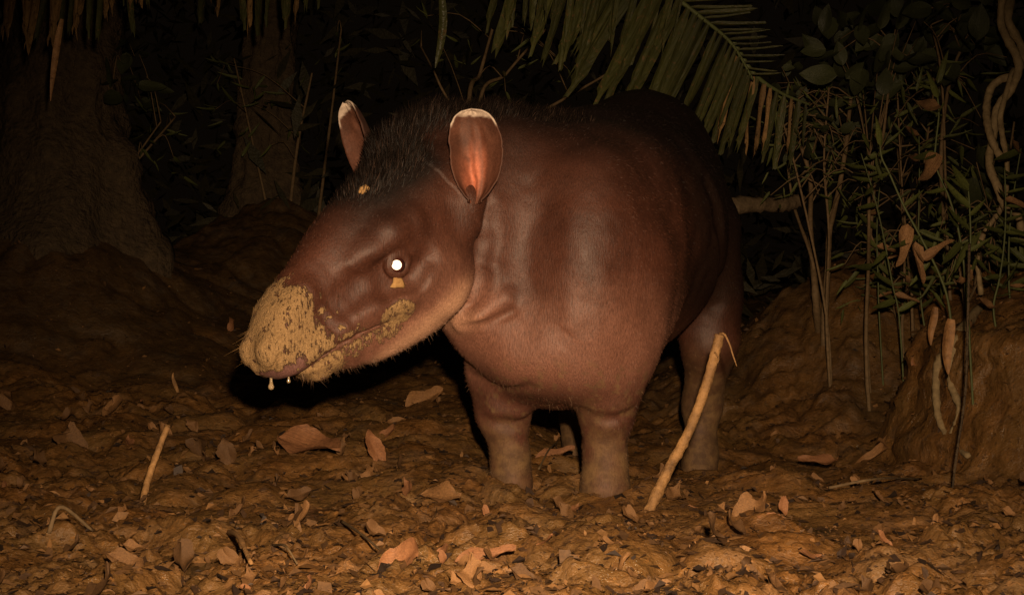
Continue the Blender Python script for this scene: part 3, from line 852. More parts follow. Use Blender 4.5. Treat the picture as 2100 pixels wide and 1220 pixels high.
# ------------------------------------------------------------------ leaf and stem kit
def leaf_mesh(name, mat_, shape='ovate', ln=1.0, wd=.4, curl=.3, fold=.15, wave=.03, torn=0.0, seed=0, nu=9, nv=3, twist=0.0):
    """blade along +Y from the origin, face up +Z, unit length; creased along the midrib"""
    rng = np.random.RandomState(seed); Vl = []; ph = rng.rand() * 6
    for i in range(nu + 1):
        y = i / nu
        if shape == 'ovate': w = wd / 2 * (math.sin(math.pi * y ** .72) ** .9 if 0 < y < 1 else 0)
        elif shape == 'lance': w = wd / 2 * (math.sin(math.pi * y ** .55) ** .8 if 0 < y < 1 else 0)
        elif shape == 'strap': w = wd / 2 * min(1, .45 + y * 3) * (1 - .35 * y ** 3)
        else: w = wd / 2 * min(1, y * 5 + .1) * (1 - .2 * y) * (1 if y < .93 else .6)
        for j in range(-nv, nv + 1):
            x = j / nv
            e = 1 + (rng.rand() - .5) * torn * (abs(x) > .9) * (.12 if shape == 'strap' and y < .8 else 1)
            yy = y + ((rng.rand() - .5) * torn * .22 if i == nu and shape in ('strap', 'torn') else 0)
            th = curl * y * 1.6
            cy, cz = (math.sin(th) / 1.6 / curl if abs(curl) > 1e-3 else yy), ((1 - math.cos(th)) / 1.6 / curl if abs(curl) > 1e-3 else 0)
            if abs(curl) > 1e-3: cy += (yy - y)
            z = cz + abs(x) * w * fold * 2 + wave * math.sin(y * 9 + ph + x) * abs(x)
            a = twist * y
            Vl.append((x * w * e * math.cos(a) - (z - cz) * math.sin(a), cy, cz + (z - cz) * math.cos(a) + x * w * e * math.sin(a)))
    m = 2 * nv + 1
    Fl = [(i * m + j, i * m + j + 1, (i + 1) * m + j + 1, (i + 1) * m + j) for i in range(nu) for j in range(m - 1)]
    return mesh(name, np.array(Vl) * ln, Fl, mat_)

def frame(o, y, z, sc_=1.0):
    y = unit(y); z = np.asarray(z, float); z = z - y * np.dot(z, y)
    if np.linalg.norm(z) < 1e-4: z = np.cross(y, [1, .3, .2])
    z = unit(z); x = np.cross(y, z)
    sc_ = np.broadcast_to(np.asarray(sc_, float), (3,))
    return Matrix(((x[0] * sc_[0], y[0] * sc_[1], z[0] * sc_[2], o[0]), (x[1] * sc_[0], y[1] * sc_[1], z[1] * sc_[2], o[1]), (x[2] * sc_[0], y[2] * sc_[1], z[2] * sc_[2], o[2]), (0, 0, 0, 1)))

def place(name, me, o, y, z, sc_=1.0, parent=None, **kw):
    ob = bpy.data.objects.new(name, me); put(ob, parent, **kw)
    M = frame(o, y, z, sc_)
    ob.matrix_basis = (Matrix.Translation(-parent.location) @ M) if parent is not None else M
    return ob

def leaf_mat(name, c1, c2, rough=.5, trans=.0, scale=14, spots=None, per=.3):
    m, n, l, b = mat_new(name)
    tc = n.new('ShaderNodeTexCoord'); oi = n.new('ShaderNodeObjectInfo')
    ad = n.new('ShaderNodeVectorMath'); ad.operation = 'ADD'; l.new(tc.outputs['Object'], ad.inputs[0]); l.new(oi.outputs['Location'], ad.inputs[1])
    f = nz(n, l, scale, 5, .7, ad.outputs[0])
    c = mixc(n, l, ramp(n, l, f, [(.32, 0), (.68, 1)]), c1, c2)
    if spots is not None: c = mixc(n, l, ramp(n, l, nz(n, l, scale * 2.3, 4, .7, ad.outputs[0]), [(.57, 0), (.66, .9)]), c, spots)
    mp2 = n.new('ShaderNodeMapping'); mp2.inputs['Scale'].default_value = (70, 2.0, 70); l.new(tc.outputs['Object'], mp2.inputs['Vector'])
    vein = nz(n, l, 1.0, 2, .5, mp2.outputs[0])
    c = mixc(n, l, 1.0, c, ramp(n, l, vein, [(.35, .8), (.65, 1.15)]), 'MULTIPLY')
    hs = n.new('ShaderNodeHueSaturation'); l.new(c, hs.inputs['Color'])
    l.new(mth(n, l, 'ADD', mth(n, l, 'MULTIPLY', oi.outputs['Random'], per * 2), 1 - per), hs.inputs['Value'])
    l.new(hs.outputs[0], b.inputs['Base Color']); b.inputs['Roughness'].default_value = rough; b.inputs['Specular IOR Level'].default_value = .3
    bump(n, l, b, vein, .3, .02)
    return m
M_palm = leaf_mat('palm_leaflet_green', (.026, .028, .007), (.042, .041, .011), .5, scale=9, spots=(.075, .045, .016))
M_palmdry = leaf_mat('palm_leaflet_dry', (.20, .115, .042), (.11, .062, .024), .7, scale=9, spots=(.05, .028, .012))
M_green = leaf_mat('broad_leaf_green', (.024, .028, .011), (.042, .045, .018), .5, scale=20)
M_grass = leaf_mat('blade_green', (.048, .056, .013), (.078, .084, .022), .5, scale=16)
M_dry = leaf_mat('dry_leaf', (.26, .140, .060), (.16, .080, .034), .7, scale=22, spots=(.07, .034, .016))
M_dead = leaf_mat('fallen_leaf', (.19, .095, .036), (.100, .048, .019), .62, scale=26, spots=(.15, .085, .034), per=.5)
M_red = leaf_mat('fallen_leaf_reddish', (.27, .120, .052), (.17, .072, .032), .6, scale=18, spots=(.12, .065, .026), per=.15)
M_bark = simple_mat('bark', (.085, .056, .030), (.036, .024, .014), 24, .8, 1.0, 34, .25, .03)
M_twig = simple_mat('twig_bark', (.170, .110, .055), (.085, .055, .027), 60, .75, .5, 160, .25, .003)
M_vine = simple_mat('vine_bark', (.30, .215, .110), (.15, .105, .055), 50, .75, .6, 120, .25, .004)
M_stick = simple_mat('bare_stick', (.38, .205, .078), (.10, .052, .022), 30, .65, .9, 120, .3, .005)
M_stem = simple_mat('green_stem', (.080, .095, .030), (.055, .060, .022), 40, .6, .2, 120, .3, .002)

def stem_part(name, pts, r0, r1, mat_, parent=None, nseg=None, nside=7, jit=.08, seed=0, knots=0.0, **kw):
    path = spline(pts, nseg or max(6, 5 * len(pts)))
    m = len(path); rr = np.linspace(r0, r1, m)
    if knots:
        rg = np.random.RandomState(seed + 5); rr = rr * (1 + knots * (rg.rand(m) - .4))
    Vs, Fs = tube(path, rr, nside, True, jit, seed)
    return obj(name, Vs, Fs, mat_, parent, **kw)

# ------------------------------------------------------------------ trees at the back
def tree(loc, rad, hgt, buttress, label, seed, lean=0.0):
    rg = np.random.RandomState(seed)
    z0 = gh(*loc) - .55
    t = empty('tree', (loc[0], loc[1], z0), label, 'tree')
    nz_, na = 70, 64; Vt = []
    zz = np.linspace(0, 1, nz_) ** 1.5 * hgt
    for z in zz:
        fl_ = 1 + 1.15 * math.exp(-max(z - .4, 0) / .42)
        for k in range(na):
            a = 2 * math.pi * k / na
            butt = sum(.95 * math.exp(-((math.atan2(math.sin(a - a0), math.cos(a - a0))) / .22) ** 2) * math.exp(-z / hb_) for a0, hb_ in buttress)
            r = rad * (fl_ + butt)
            Vt.append((loc[0] + lean * z + r * math.cos(a), loc[1] + r * math.sin(a), z0 + z))
    Vt = np.array(Vt)
    cx = np.stack([loc[0] + lean * (Vt[:, 2] - z0), np.full(len(Vt), loc[1])], 1)
    dv = Vt[:, :2] - cx; ang = dv / np.linalg.norm(dv, axis=1)[:, None]
    disp = .05 * rad / .25 * fbm(np.stack([ang[:, 0] * .25, ang[:, 1] * .25, Vt[:, 2] * .35], 1), 14, 4, seed) + .02 * fbm(Vt, 16, 3, seed + 3)
    Vt[:, :2] += ang * disp[:, None]
    Ft = [(i * na + k, i * na + (k + 1) % na, (i + 1) * na + (k + 1) % na, (i + 1) * na + k) for i in range(nz_ - 1) for k in range(na)]
    obj('trunk', Vt, Ft, M_bark, t)
    # high crown, above the picture
    Mc = Merge()
    for q in range(260):
        c = np.array([loc[0] + lean * hgt, loc[1], z0 + hgt]) + rg.randn(3) * [.75, .75, .45]
        d = rg.randn(3) * .14; e = np.cross(d, rg.randn(3)); e = unit(e) * .05
        Mc.add([c - d, c + e, c + d, c - e], [(0, 1, 2, 3)])
    o = obj('crown', Mc.V, Mc.F, M_green, t); o['kind'] = 'stuff'
    for q in range(5):
        a = rg.rand() * 6.28; p0 = np.array([loc[0] + lean * hgt * .9, loc[1], z0 + hgt * .9])
        stem_part('limb', [p0, p0 + np.array([math.cos(a) * .3, math.sin(a) * .3, .3]), p0 + np.array([math.cos(a) * .9, math.sin(a) * .9, .6])], rad * .3, .02, M_bark, t, 8)
    return t
tree((-2.20, 5.95), .235, 4.2, [(-1.2, .4), (-.25, .5), (2.6, .4)], 'thick dark tree trunk with flared base at the left edge', 3, .02)
tree((-1.50, 7.35), .13, 4.2, [(-.35, .8), (-2.4, .5), (1.6, .4)], 'slimmer buttressed tree trunk on a mound behind the snout', 8, .03)

# ------------------------------------------------------------------ palm fronds
PL = [leaf_mesh('leaflet', M_palm, 'strap', 1, .075, .18, .35, .006, .9, 20 + q, 12, 2, .15) for q in range(4)]
PD = [leaf_mesh('leaflet', M_palmdry, 'strap', 1, .070, .25, .5, .012, 1.0, 40 + q, 12, 2, .9) for q in range(4)]
def frond(pts, label, dirs, ln, count, rad=.011, seed=0, dry=.2, tmin=.05, meshes=None, widen=1.0):
    """rachis through pts; dirs = list of (direction at the foot, at the tip, length factor) for each row of leaflets"""
    rg = np.random.RandomState(seed); path = spline(pts, 50)
    f = empty('palm_frond', path[0], label, 'palm frond', 'palm fronds hanging over the mud lick')
    Vs, Fs = tube(path, np.linspace(rad, rad * .35, 50), 7); obj('rachis', Vs, Fs, M_stem, f)
    T = np.gradient(path, axis=0)
    for r_, (d0, d1, lf) in enumerate(dirs):
        for q in range(count):
            u = tmin + (1 - tmin) * (q + .5) / count; i = int(u * 49)
            d = unit(np.asarray(d0) * (1 - u) + np.asarray(d1) * u + rg.randn(3) * .045)
            me_ = (PD if rg.rand() < dry else PL)[rg.randint(4)]
            L = ln * lf * (.78 + .34 * rg.rand()) * (1 - .45 * u ** 3) 
            nrm = np.array([rg.randn() * .25, -1, .25 + rg.randn() * .2])
            place('leaflet', me_, path[i], d, nrm, (L * widen * (.8 + .5 * rg.rand()), L, L), f)
    return f
# the big green frond arching over the rump
frond([W(1235, -150, 4.15), W(1330, -50, 4.2), W(1430, 30, 4.25), W(1500, 90, 4.3), W(1545, 165, 4.35)],
      'large green palm frond arching over the rump, long leaflets hanging', [((-.52, -.05, -.85), (-.30, 0, -.95), 1.0), ((.95, .1, .12), (.95, .1, -.05), .42)], .47, 22, seed=2, dry=.0, widen=.95)
frond([W(1020, -190, 4.0), W(1110, -150, 4.05), W(1210, -105, 4.1), W(1330, -60, 4.2), W(1420, -30, 4.2)],
      'palm frond with split leaflets hanging in from the top edge above the withers', [((-.16, 0, -1), (-.36, 0, -.93), 1.0), ((-.05, .1, -1), (-.25, .1, -.95), .9)], .42, 15, seed=5, dry=.04, widen=.95)
frond([W(1500, 80, 4.5), W(1545, 150, 4.5), W(1600, 190, 4.55), W(1660, 215, 4.6)],
      'short ragged palm frond drooping behind the rump at right', [((-.26, 0, -.96), (-.12, 0, -1), 1.0)], .33, 12, seed=9, dry=.22, widen=1.15)
frond([W(-60, -150, 4.4), W(40, -110, 4.4), W(150, -95, 4.4), W(260, -110, 4.4), W(330, -140, 4.4)],
      'withered palm frond with torn dry leaflet tips hanging at the top left corner', [((.02, 0, -1), (-.05, 0, -1), 1.0), ((.0, .1, -1), (.08, 0, -1), 1.1)], .33, 17, seed=12, dry=.62)
frond([W(360, -170, 5.2), W(470, -120, 5.2), W(600, -110, 5.2), W(720, -150, 5.2), W(900, -130, 5.0)],
      'dim palm frond with narrow tips hanging at the top edge above the ears', [((.03, 0, -1), (-.06, 0, -1), 1.0)], .36, 22, seed=15, dry=.4)
def hanging_leaf(pts, label, w0=.012, mat_=None, name='dry_leaf', cat='dry leaf', group=None):
    """long dry blade hanging along pts, folded lengthwise"""
    path = spline(pts, 18); V_ = []; 
    T = np.gradient(path, axis=0)
    for i, p in enumerate(path):
        u = i / 17; w = w0 * (math.sin(math.pi * (.08 + .9 * u) ** .8) ** .7)
        sd = unit(np.cross(T[i], [0.25 * math.sin(u * 4), -1, .2])); nn = unit(np.cross(sd, T[i]))
        for x in (-1, -.5, 0, .5, 1): V_.append(p + sd * x * w + nn * (abs(x) * w * .55))
    F_ = [(i * 5 + j, i * 5 + j + 1, (i + 1) * 5 + j + 1, (i + 1) * 5 + j) for i in range(17) for j in range(4)]
    return obj(name, V_, F_, mat_ or M_dry, label=label, cat=cat, group=group)
hanging_leaf([W(128, 40, 4.2), W(118, 90, 4.2), W(110, 150, 4.2), W(104, 208, 4.2)], 'long pale dry leaflet dangling in front of the left tree trunk', .011, M_dry)
hanging_leaf([W(905, -20, 3.9), W(908, 40, 3.9), W(903, 95, 3.9), W(893, 140, 3.9)], 'single narrow leaflet hanging alone above the near ear', .013, M_palm)

# ------------------------------------------------------------------ right side: vines, canes, shrubs
def vine(pts, d, r, label, seed):
    return stem_part('vine', [W(1480 + x * .4917, y * .4917, d + dd) for x, y, dd in pts], r, r * .85, M_vine, None, 60, 9, .12, seed, .25, label=label, cat='vine', group='twisted vines at the right edge')
vine([(1180, -60, 0), (1165, 90, .03), (1200, 180, 0), (1240, 270, -.03), (1210, 370, 0), (1150, 450, .02), (1135, 560, .03), (1115, 680, 0), (1150, 780, -.03), (1180, 860, -.03), (1240, 910, 0), (1262, 1080, .03)], 4.1, .0140, 'thickest twisted vine, running out of the picture at right', 1)
vine([(1222, -60, .05), (1195, 80, -.03), (1250, 200, 0), (1232, 300, .03), (1150, 340, .05), (1115, 390, .05), (1105, 480, .03), (1125, 580, -.03), (1170, 670, -.03)], 4.1, .0140, 'vine with a sharp elbow bowing left beside the others', 2)
vine([(1218, 290, 0), (1165, 470, -.04), (1170, 560, 0), (1190, 680, .03), (1185, 800, 0), (1160, 880, .02), (1090, 980, .0), (1068, 1080, 0), (1082, 1230, 0)], 4.12, .0095, 'thinnest vine reaching down to the right bank', 3)
# roots and a thin stalk on the bank
def bank_path(pts, lift=.012):
    out = []
    for px, py in pts:
        best = first_hit(px, py, lift, 2.6, 4.6)
        if best is None: best = W(px, py, 4.0)
        out.append(best - np.array([0, .006, 0]))
    return out
BP = {}
stem_part('root', bank_path([(2010, 628), (1960, 685), (1925, 740), (1918, 800), (1925, 860), (1950, 905), (1985, 935)]), .014, .008, M_vine, None, 46, 8, .15, 4, .4, label='left strand of the forked root hanging over the right bank', cat='root', group='roots on the right bank')
stem_part('root', bank_path([(2000, 640), (1965, 690), (1948, 740), (1950, 790), (1966, 840), (1950, 890)]), .014, .008, M_vine, None, 46, 8, .2, 5, .5, label='rough right strand of the forked root on the right bank', cat='root', group='roots on the right bank')
stem_part('dead_stalk', [W(1988, 500, 3.2), W(1985, 650, 3.16), W(1980, 800, 3.1), W(1962, 930, 3.06), W(1952, 1010, 3.02)], .0035, .003, M_bark, None, 30, 6, .1, 6, label='thin dark upright stalk in front of the right bank', cat='stalk')

BL = [leaf_mesh('leaf', M_green, 'ovate', 1, .55, .35, .12, .02, .02, 60 + q) for q in range(3)]
LL = [leaf_mesh('leaf', M_grass, 'lance', 1, .15, .35, .35, .008, .0, 70 + q, 10, 2) for q in range(3)]
LD = [leaf_mesh('leaf', M_dry, 'lance', 1, .22, .5, .5, .03, .05, 80 + q, 10, 2, .8) for q in range(3)]
def Q_(x, y, d): return W(1480 + x * .4917, y * .4917, d)       # spots measured on an enlargement of the right side
def cane(stem, leaves, d, label, r=.004, seed=0):
    rg = np.random.RandomState(seed); pts = [Q_(x, y, d) for x, y in stem]; e_ = pts[-1]; gz = gh(e_[0] + .02, e_[1])
    if e_[2] > gz - .03: pts.append(np.array([e_[0] + .02, e_[1], gz - .08]))
    c_ = empty('cane_grass', pts[-1], label, 'cane plant', 'cane plants at the right')
    stem_part('stem', pts, r * .6, r, M_stem, c_, 30, 6, .05, seed)
    for (x0, y0, x1, y1, dry) in leaves:
        a, b_ = Q_(x0, y0, d - .01), Q_(x1, y1, d - .04 - .05 * rg.rand())
        L = np.linalg.norm(b_ - a) * 1.08
        place('leaf', (LD if dry else LL)[rg.randint(3)], a, b_ - a, np.array([rg.randn() * .4, -1, .5]), (L * 1.1, L, L), c_)
    return c_
cane([(660, 600), (668, 660), (700, 725), (760, 860), (830, 990), (910, 1150), (950, 1290)],
     [(664, 612, 660, 470, 0), (700, 725, 620, 780, 0), (760, 860, 860, 800, 0), (830, 985, 690, 1080, 0), (775, 935, 712, 1145, 1), (835, 1085, 990, 1008, 1), (805, 1010, 792, 1215, 1), (800, 1020, 820, 1120, 1), (770, 1150, 745, 1215, 1)], 3.75,
     'leaning cane with one upright leaf on top and dry leaves hanging below', .0042, 1)
cane([(900, 400), (906, 480), (893, 600), (892, 690), (945, 815), (985, 950), (1010, 1100), (1020, 1260)],
     [(902, 410, 868, 275, 0), (900, 350, 942, 205, 0), (872, 372, 795, 362, 0), (905, 440, 755, 472, 1), (905, 470, 940, 440, 0), (893, 640, 760, 690, 0), (893, 640, 790, 822, 1), (935, 790, 830, 830, 0), (985, 950, 900, 880, 0), (1000, 1010, 905, 1130, 0), (1008, 1080, 1090, 960, 0)], 3.7,
     'tall cane with fresh green leaf tips reaching up in the middle of the right side', .0040, 2)
cane([(1028, 780), (1035, 880), (1038, 1000), (1030, 1110), (1025, 1250)],
     [(1028, 790, 928, 672, 0), (1032, 797, 918, 756, 0), (1036, 870, 880, 760, 0), (1036, 900, 1120, 830, 0), (1034, 960, 900, 880, 0), (1030, 1010, 940, 1140, 0), (1030, 1050, 1140, 1000, 0), (1028, 1100, 1000, 1210, 1), (1026, 1150, 1090, 1080, 0), (1010, 1160, 960, 1210, 1)], 3.6,
     'low bushy cane with paired pointed leaves above the right bank', .0036, 3)
rg = np.random.RandomState(7)
for k_, (bx, by, tx, ty, d_, lab) in enumerate([(1130, 1290, 1180, 700, 3.75, 'cane with arching blades growing right of the low bushy cane'), (760, 1330, 560, 640, 4.4, 'thin dim cane leaning left behind the dry hanging leaves'),
        (860, 1300, 800, 560, 4.3, 'straight thin cane in the gap behind the leaning cane'), (1210, 1250, 1245, 620, 3.9, 'cane with narrow leaves at the right edge below the vines'), (640, 1300, 690, 700, 4.7, 'dim cane standing beside the mound')]):
    st = [(tx + (bx - tx) * q + 25 * math.sin(q * 3 + k_), ty + (by - ty) * q) for q in np.linspace(0, 1, 6)]
    lv = []
    for q in range(13):
        i_ = rg.rand(); x_ = tx + (bx - tx) * i_ + 25 * math.sin(i_ * 3 + k_); y_ = ty + (by - ty) * i_; sg = -1 if q % 2 else 1
        lv.append((x_, y_, x_ + sg * (60 + 90 * rg.rand()), y_ + (-70 + 150 * rg.rand()), rg.rand() < .15))
    cane(st, lv, d_, lab, .0035, 30 + k_)
hanging_leaf([Q_(955, 1330, 3.5), Q_(940, 1400, 3.5), Q_(935, 1470, 3.5), Q_(945, 1560, 3.5)], 'broad dry leaf hanging at the top edge of the right bank', .018, M_dead)
hanging_leaf([Q_(890, 1280, 3.8), Q_(880, 1330, 3.8), Q_(870, 1380, 3.8), Q_(872, 1440, 3.8)], 'small dry leaf hanging left of the right bank', .013, M_dead)

def shrub(stems, d, nleaf, lsize, label, seed, region, meshes=None, leafr=.5, group='shrubs in the dark behind'):
    """stems = list of (points, radius in m); leaves sit on side twigs spread through region (x0, x1, y0, y1) of the enlargement"""
    rg = np.random.RandomState(seed)
    base = W(*stems[0][0][-1], d)
    s_ = empty('shrub', base, label, 'shrub', group)
    paths = []
    for k, (pts, r) in enumerate(stems):
        P_ = [W(x, y, d + .1 * rg.randn()) for x, y in pts]; e_ = P_[-1]; gz = gh(e_[0] + .02, e_[1])
        if e_[2] > gz - .05: P_.append(np.array([e_[0] + .02, e_[1], gz - .12]))
        paths.append(spline(P_, 30))
        stem_part('stem', P_, r * .45, r, M_twig, s_, 30, 7, .1, seed + k, .2)
    x0, x1, y0, y1 = region
    for q in range(nleaf):
        e = W(x0 + (x1 - x0) * rg.rand(), y0 + (y1 - y0) * rg.rand(), d + .22 * rg.randn())
        pth = paths[rg.randint(len(paths))]; a = pth[np.argmin(np.linalg.norm(pth - e, axis=1) + .2 * rg.rand(len(pth)))]
        mid = (a + e) / 2 + np.array([0, 0, .06])
        if q % 3 == 0:
            stem_part('twig', [a, mid, e], .0035, .0014, M_twig, s_, 7, 4, 0)
        dd = unit((e - mid) + rg.randn(3) * .12 + np.array([0, 0, -.06]))
        L = lsize * (.6 + .8 * rg.rand())
        place('leaf', (meshes or BL)[rg.randint(3)], e, dd, np.array([rg.randn() * .5, -.8, .6 + rg.randn() * .3]), L, s_)
        if q % 2 == 0:
            place('leaf', (meshes or BL)[rg.randint(3)], mid, unit(dd + rg.randn(3) * .8), np.array([rg.randn() * .5, -.8, .6]), L * .9, s_)
    return s_
shrub([([(1640, 290), (1662, 370), (1662, 470), (1672, 600), (1680, 700)], .015), ([(1745, 200), (1735, 300), (1720, 390), (1702, 470), (1698, 540), (1690, 690)], .016), ([(1610, 300), (1628, 420), (1668, 545), (1682, 690)], .009)], 5.0, 70, .070,
      'twin-stemmed shrub growing on the mound behind the rump', 21, (1560, 1800, 130, 330))
shrub([([(1782, 320), (1782, 460), (1780, 590), (1776, 690)], .010), ([(1830, 90), (1815, 250), (1790, 420), (1776, 690)], .008)], 4.7, 40, .10,
      'broad-leaved shrub with drooping leaves near the top right', 22, (1680, 1900, 30, 160))
shrub([([(2000, 40), (1950, 160), (1930, 330), (1945, 560)], .010), ([(1900, 20), (1930, 150), (1940, 400), (1945, 560)], .007)], 4.6, 34, .105,
      'tall shrub with heart-shaped leaves left of the vines', 23, (1890, 2080, 10, 130))
shrub([([(1840, 300), (1850, 420), (1855, 560), (1850, 690)], .008), ([(1760, 420), (1800, 520), (1850, 690)], .006)], 4.9, 90, .085,
      'low tangled bush in the gap between the mound and the right bank', 24, (1730, 2010, 380, 640), LL)
shrub([([(2080, 250), (2060, 400), (2050, 560)], .008)], 4.5, 26, .11, 'dim leafy bush behind the vines at the right edge', 25, (1990, 2100, 320, 520))
shrub([([(240, 90), (225, 210), (190, 330), (175, 420)], .010), ([(330, 250), (270, 330), (195, 400), (170, 430)], .008)], 6.05, 16, .12,
      'shrub with long dark leaves beside the left tree trunk', 26, (185, 310, 90, 240), None)
shrub([([(360, 240), (290, 320), (220, 390), (150, 430)], .010), ([(250, 260), (270, 330), (255, 400)], .005)], 6.1, 14, .10,
      'sparse sapling leaning right from the left mound', 27, (230, 400, 230, 370), LL)
shrub([([(1010, 60), (985, 150), (960, 240)], .014), ([(1120, 60), (1040, 150), (980, 240)], .011), ([(1300, 120), (1180, 190), (1060, 260), (960, 330)], .010), ([(860, 90), (900, 170), (960, 330)], .008)], 5.8, 26, .09,
      'bare branching bush behind the withers under the palm', 28, (850, 1200, 20, 190), LL)
shrub([([(640, 150), (610, 300), (590, 470)], .012), ([(700, 60), (680, 230), (650, 470)], .010), ([(480, 120), (520, 300), (560, 480)], .009)], 7.0, 30, .12,
      'thin-stemmed dark thicket behind the far ear', 29, (430, 700, 60, 330), LL)

shrub([([(1700, 180), (1690, 330), (1700, 480), (1695, 650)], .007), ([(1600, 230), (1640, 380), (1695, 650)], .006)], 4.8, 90, .075, 'feathery undergrowth bush right of the palm leaflets', 31, (1560, 1800, 180, 420), LL)
shrub([([(1920, 150), (1900, 300), (1880, 480), (1870, 620)], .007), ([(1840, 180), (1850, 380), (1870, 620)], .006)], 4.7, 90, .085, 'fine-leaved bush behind the tall green cane', 32, (1780, 2030, 120, 420), LL)
shrub([([(1960, 420), (1965, 520), (1980, 640)], .005), ([(2050, 420), (2020, 540), (1980, 640)], .005)], 4.2, 60, .095, 'grassy clump growing on top of the right bank', 33, (1900, 2100, 440, 600), LL)
# pale broken log behind the rump
lg = [W(1500, 424, 4.9), W(1560, 420, 5.0), W(1610, 418, 5.1), W(1652, 410, 5.15)]
Vs, Fs = tube(spline(lg, 22), .032 * (1 + .35 * (np.random.RandomState(4).rand(22) - .5)) * np.r_[np.ones(19), .9, .7, .35], 12, True, .22, 3)
obj('broken_log', Vs, Fs, simple_mat('weathered_wood', (.13, .09, .05), (.06, .04, .022), 40, .8, .6, 90, .2, .006), label='pale broken log end sticking out behind the rump', cat='log')

# ------------------------------------------------------------------ sticks and litter on the mud
stem_part('stick', [W(344, 872, 2.95), W(322, 930, 2.92), W(303, 985, 2.89), W(288, 1050, 2.84)], .0072, .0085, M_stick, None, 24, 9, .1, 11, .18, label='straight pale stick poking out of the mud below the snout at left', cat='stick')
bs = empty('broken_stalk', W(1330, 1045, 2.80), 'broken orange stalk leaning in front of the hind leg, splinter hanging from its top', 'stick')
stem_part('stalk', [W(1476, 686, 2.80), W(1468, 720, 2.80), W(1445, 800, 2.80), W(1410, 890, 2.80), W(1372, 960, 2.80), W(1325, 1060, 2.78)], .0110, .0125, M_stick, bs, 44, 10, .10, 12, .16)
stem_part('splinter', [W(1476, 684, 2.795), W(1486, 686, 2.78), W(1497, 708, 2.775), W(1503, 728, 2.77), W(1511, 751, 2.77)], .0032, .0012, M_stick, bs, 20, 6, .15, 13)
stem_part('splinter', [W(1466, 722, 2.785), W(1474, 735, 2.775), W(1471, 745, 2.772)], .002, .0008, M_stick, bs, 8, 5, .15, 14)

def on_ground(px, py, lift=.0):
    p = first_hit(px, py)
    return W(px, py, 6) if p is None else np.array([p[0], p[1], p[2] + lift])
def twig(pts, r, label, lift=.012, mat_=None):
    stem_part('twig', [on_ground(x, y, lift + e) for x, y, e in pts], r, r * .6, mat_ or M_twig, None, 20, 6, .12, int(pts[0][0]), .2, label=label, cat='twig', group='twigs on the mud')
twig([(470, 1105, .0), (490, 1140, .02), (515, 1172, .0)], .006, 'pale forked-off twig lying at the bottom edge left of centre', .014, M_stick)
twig([(560, 1130, 0), (585, 1150, .015), (610, 1170, 0)], .0028, 'thin curved twig at the bottom edge beside the pale twig')
twig([(700, 1080, .0), (740, 1120, .012), (790, 1150, 0)], .003, 'thin dark twig pointing at the pale leaf in the foreground')
twig([(1105, 970, 0), (1125, 945, .02), (1145, 930, .03)], .003, 'short dark twig between the forefeet')
twig([(1700, 1010, 0), (1800, 1000, .01), (1890, 990, 0)], .004, 'long thin twig lying below the right bank')
twig([(100, 1105, 0), (125, 1085, .03), (190, 1100, 0)], .005, 'bent twig at the lower left')

DM = [leaf_mesh('fallen_leaf', M_dead, 'ovate', 1, .44 + .12 * (q % 3), .5 + .4 * (q % 4), .35 + .2 * (q % 2), .11, .30, 90 + q, 14, 4, .6 * (q % 3)) for q in range(7)]
RM = [leaf_mesh('fallen_leaf', M_red, 'ovate', 1, .42, .5 + .3 * q, .3, .07, .16, 110 + q, 18, 5, .35) for q in range(3)]
def leaf_ab(ax, ay, bx, by, me_, label, wide=1.0, up=False, roll=.75, lift=-.004):
    """leaf from its stalk (ax, ay) to its tip (bx, by); the lower end touches the mud, the rest leans back over the clods"""
    low = on_ground(ax, ay) if ay >= by else on_ground(bx, by)
    dl = low[1]; ln = math.hypot(bx - ax, by - ay) * dl / FPX
    dh = dl + (ln * .12 if up else ln * .40)
    A = W(ax, ay, dl if ay >= by else dh); B_ = W(bx, by, dh if ay >= by else dl)
    off = np.array([0, -.006, lift])
    L = float(np.linalg.norm(B_ - A))
    return place('fallen_leaf', me_, A + off, B_ - A, np.array([.1, -roll, 1 - .4 * roll]), (L * wide, L, L * .8), None, label=label, cat='leaf', group='fallen leaves on the mud')
leaf_ab(572, 893, 722, 955, RM[0], 'large reddish-brown leaf lying aslant in front of the chin shadow', .95)
leaf_ab(790, 948, 728, 872, RM[1], 'curled reddish leaf standing on edge right of the large reddish leaf', .8, True)
leaf_ab(412, 935, 420, 850, DM[2], 'upright pointed brown leaf stuck in the mud below the snout', .8, True)
leaf_ab(475, 950, 455, 885, DM[4], 'crumpled tan leaf beside the upright pointed leaf', 1.0, True)
leaf_ab(830, 835, 915, 810, DM[0], 'broad brown leaf lying flat under the cheek', 1.1)
leaf_ab(775, 893, 830, 882, RM[2], 'small red leaf under the broad leaf below the cheek', .9)
leaf_ab(1095, 940, 1180, 930, RM[0], 'red-brown leaf lying between the two forefeet', .8)
leaf_ab(1635, 918, 1735, 962, RM[1], 'long pale leaf lying alone right of the hind foot', .75, lift=-.028)
leaf_ab(1750, 950, 1865, 932, DM[3], 'long narrow dead leaf near the foot of the right bank', .4)
leaf_ab(775, 1160, 900, 1135, RM[2], 'large pale curled leaf at the bottom edge', 1.2)
leaf_ab(930, 1148, 1060, 1138, RM[0], 'red leaf at the bottom edge right of the pale curled leaf', .7)
leaf_ab(1525, 1165, 1545, 1125, DM[1], 'small pale leaf tip at the bottom edge right of centre', 1.0, True)
leaf_ab(22, 840, 40, 780, DM[5], 'tan leaf curled up at the left edge', 1.1, True)
leaf_ab(470, 678, 497, 640, RM[2], 'dim reddish leaf standing up left of the muddy snout', 1.0, True)
leaf_ab(215, 835, 285, 862, DM[6], 'clay-smeared leaf half buried left of the straight stick', 1.2)
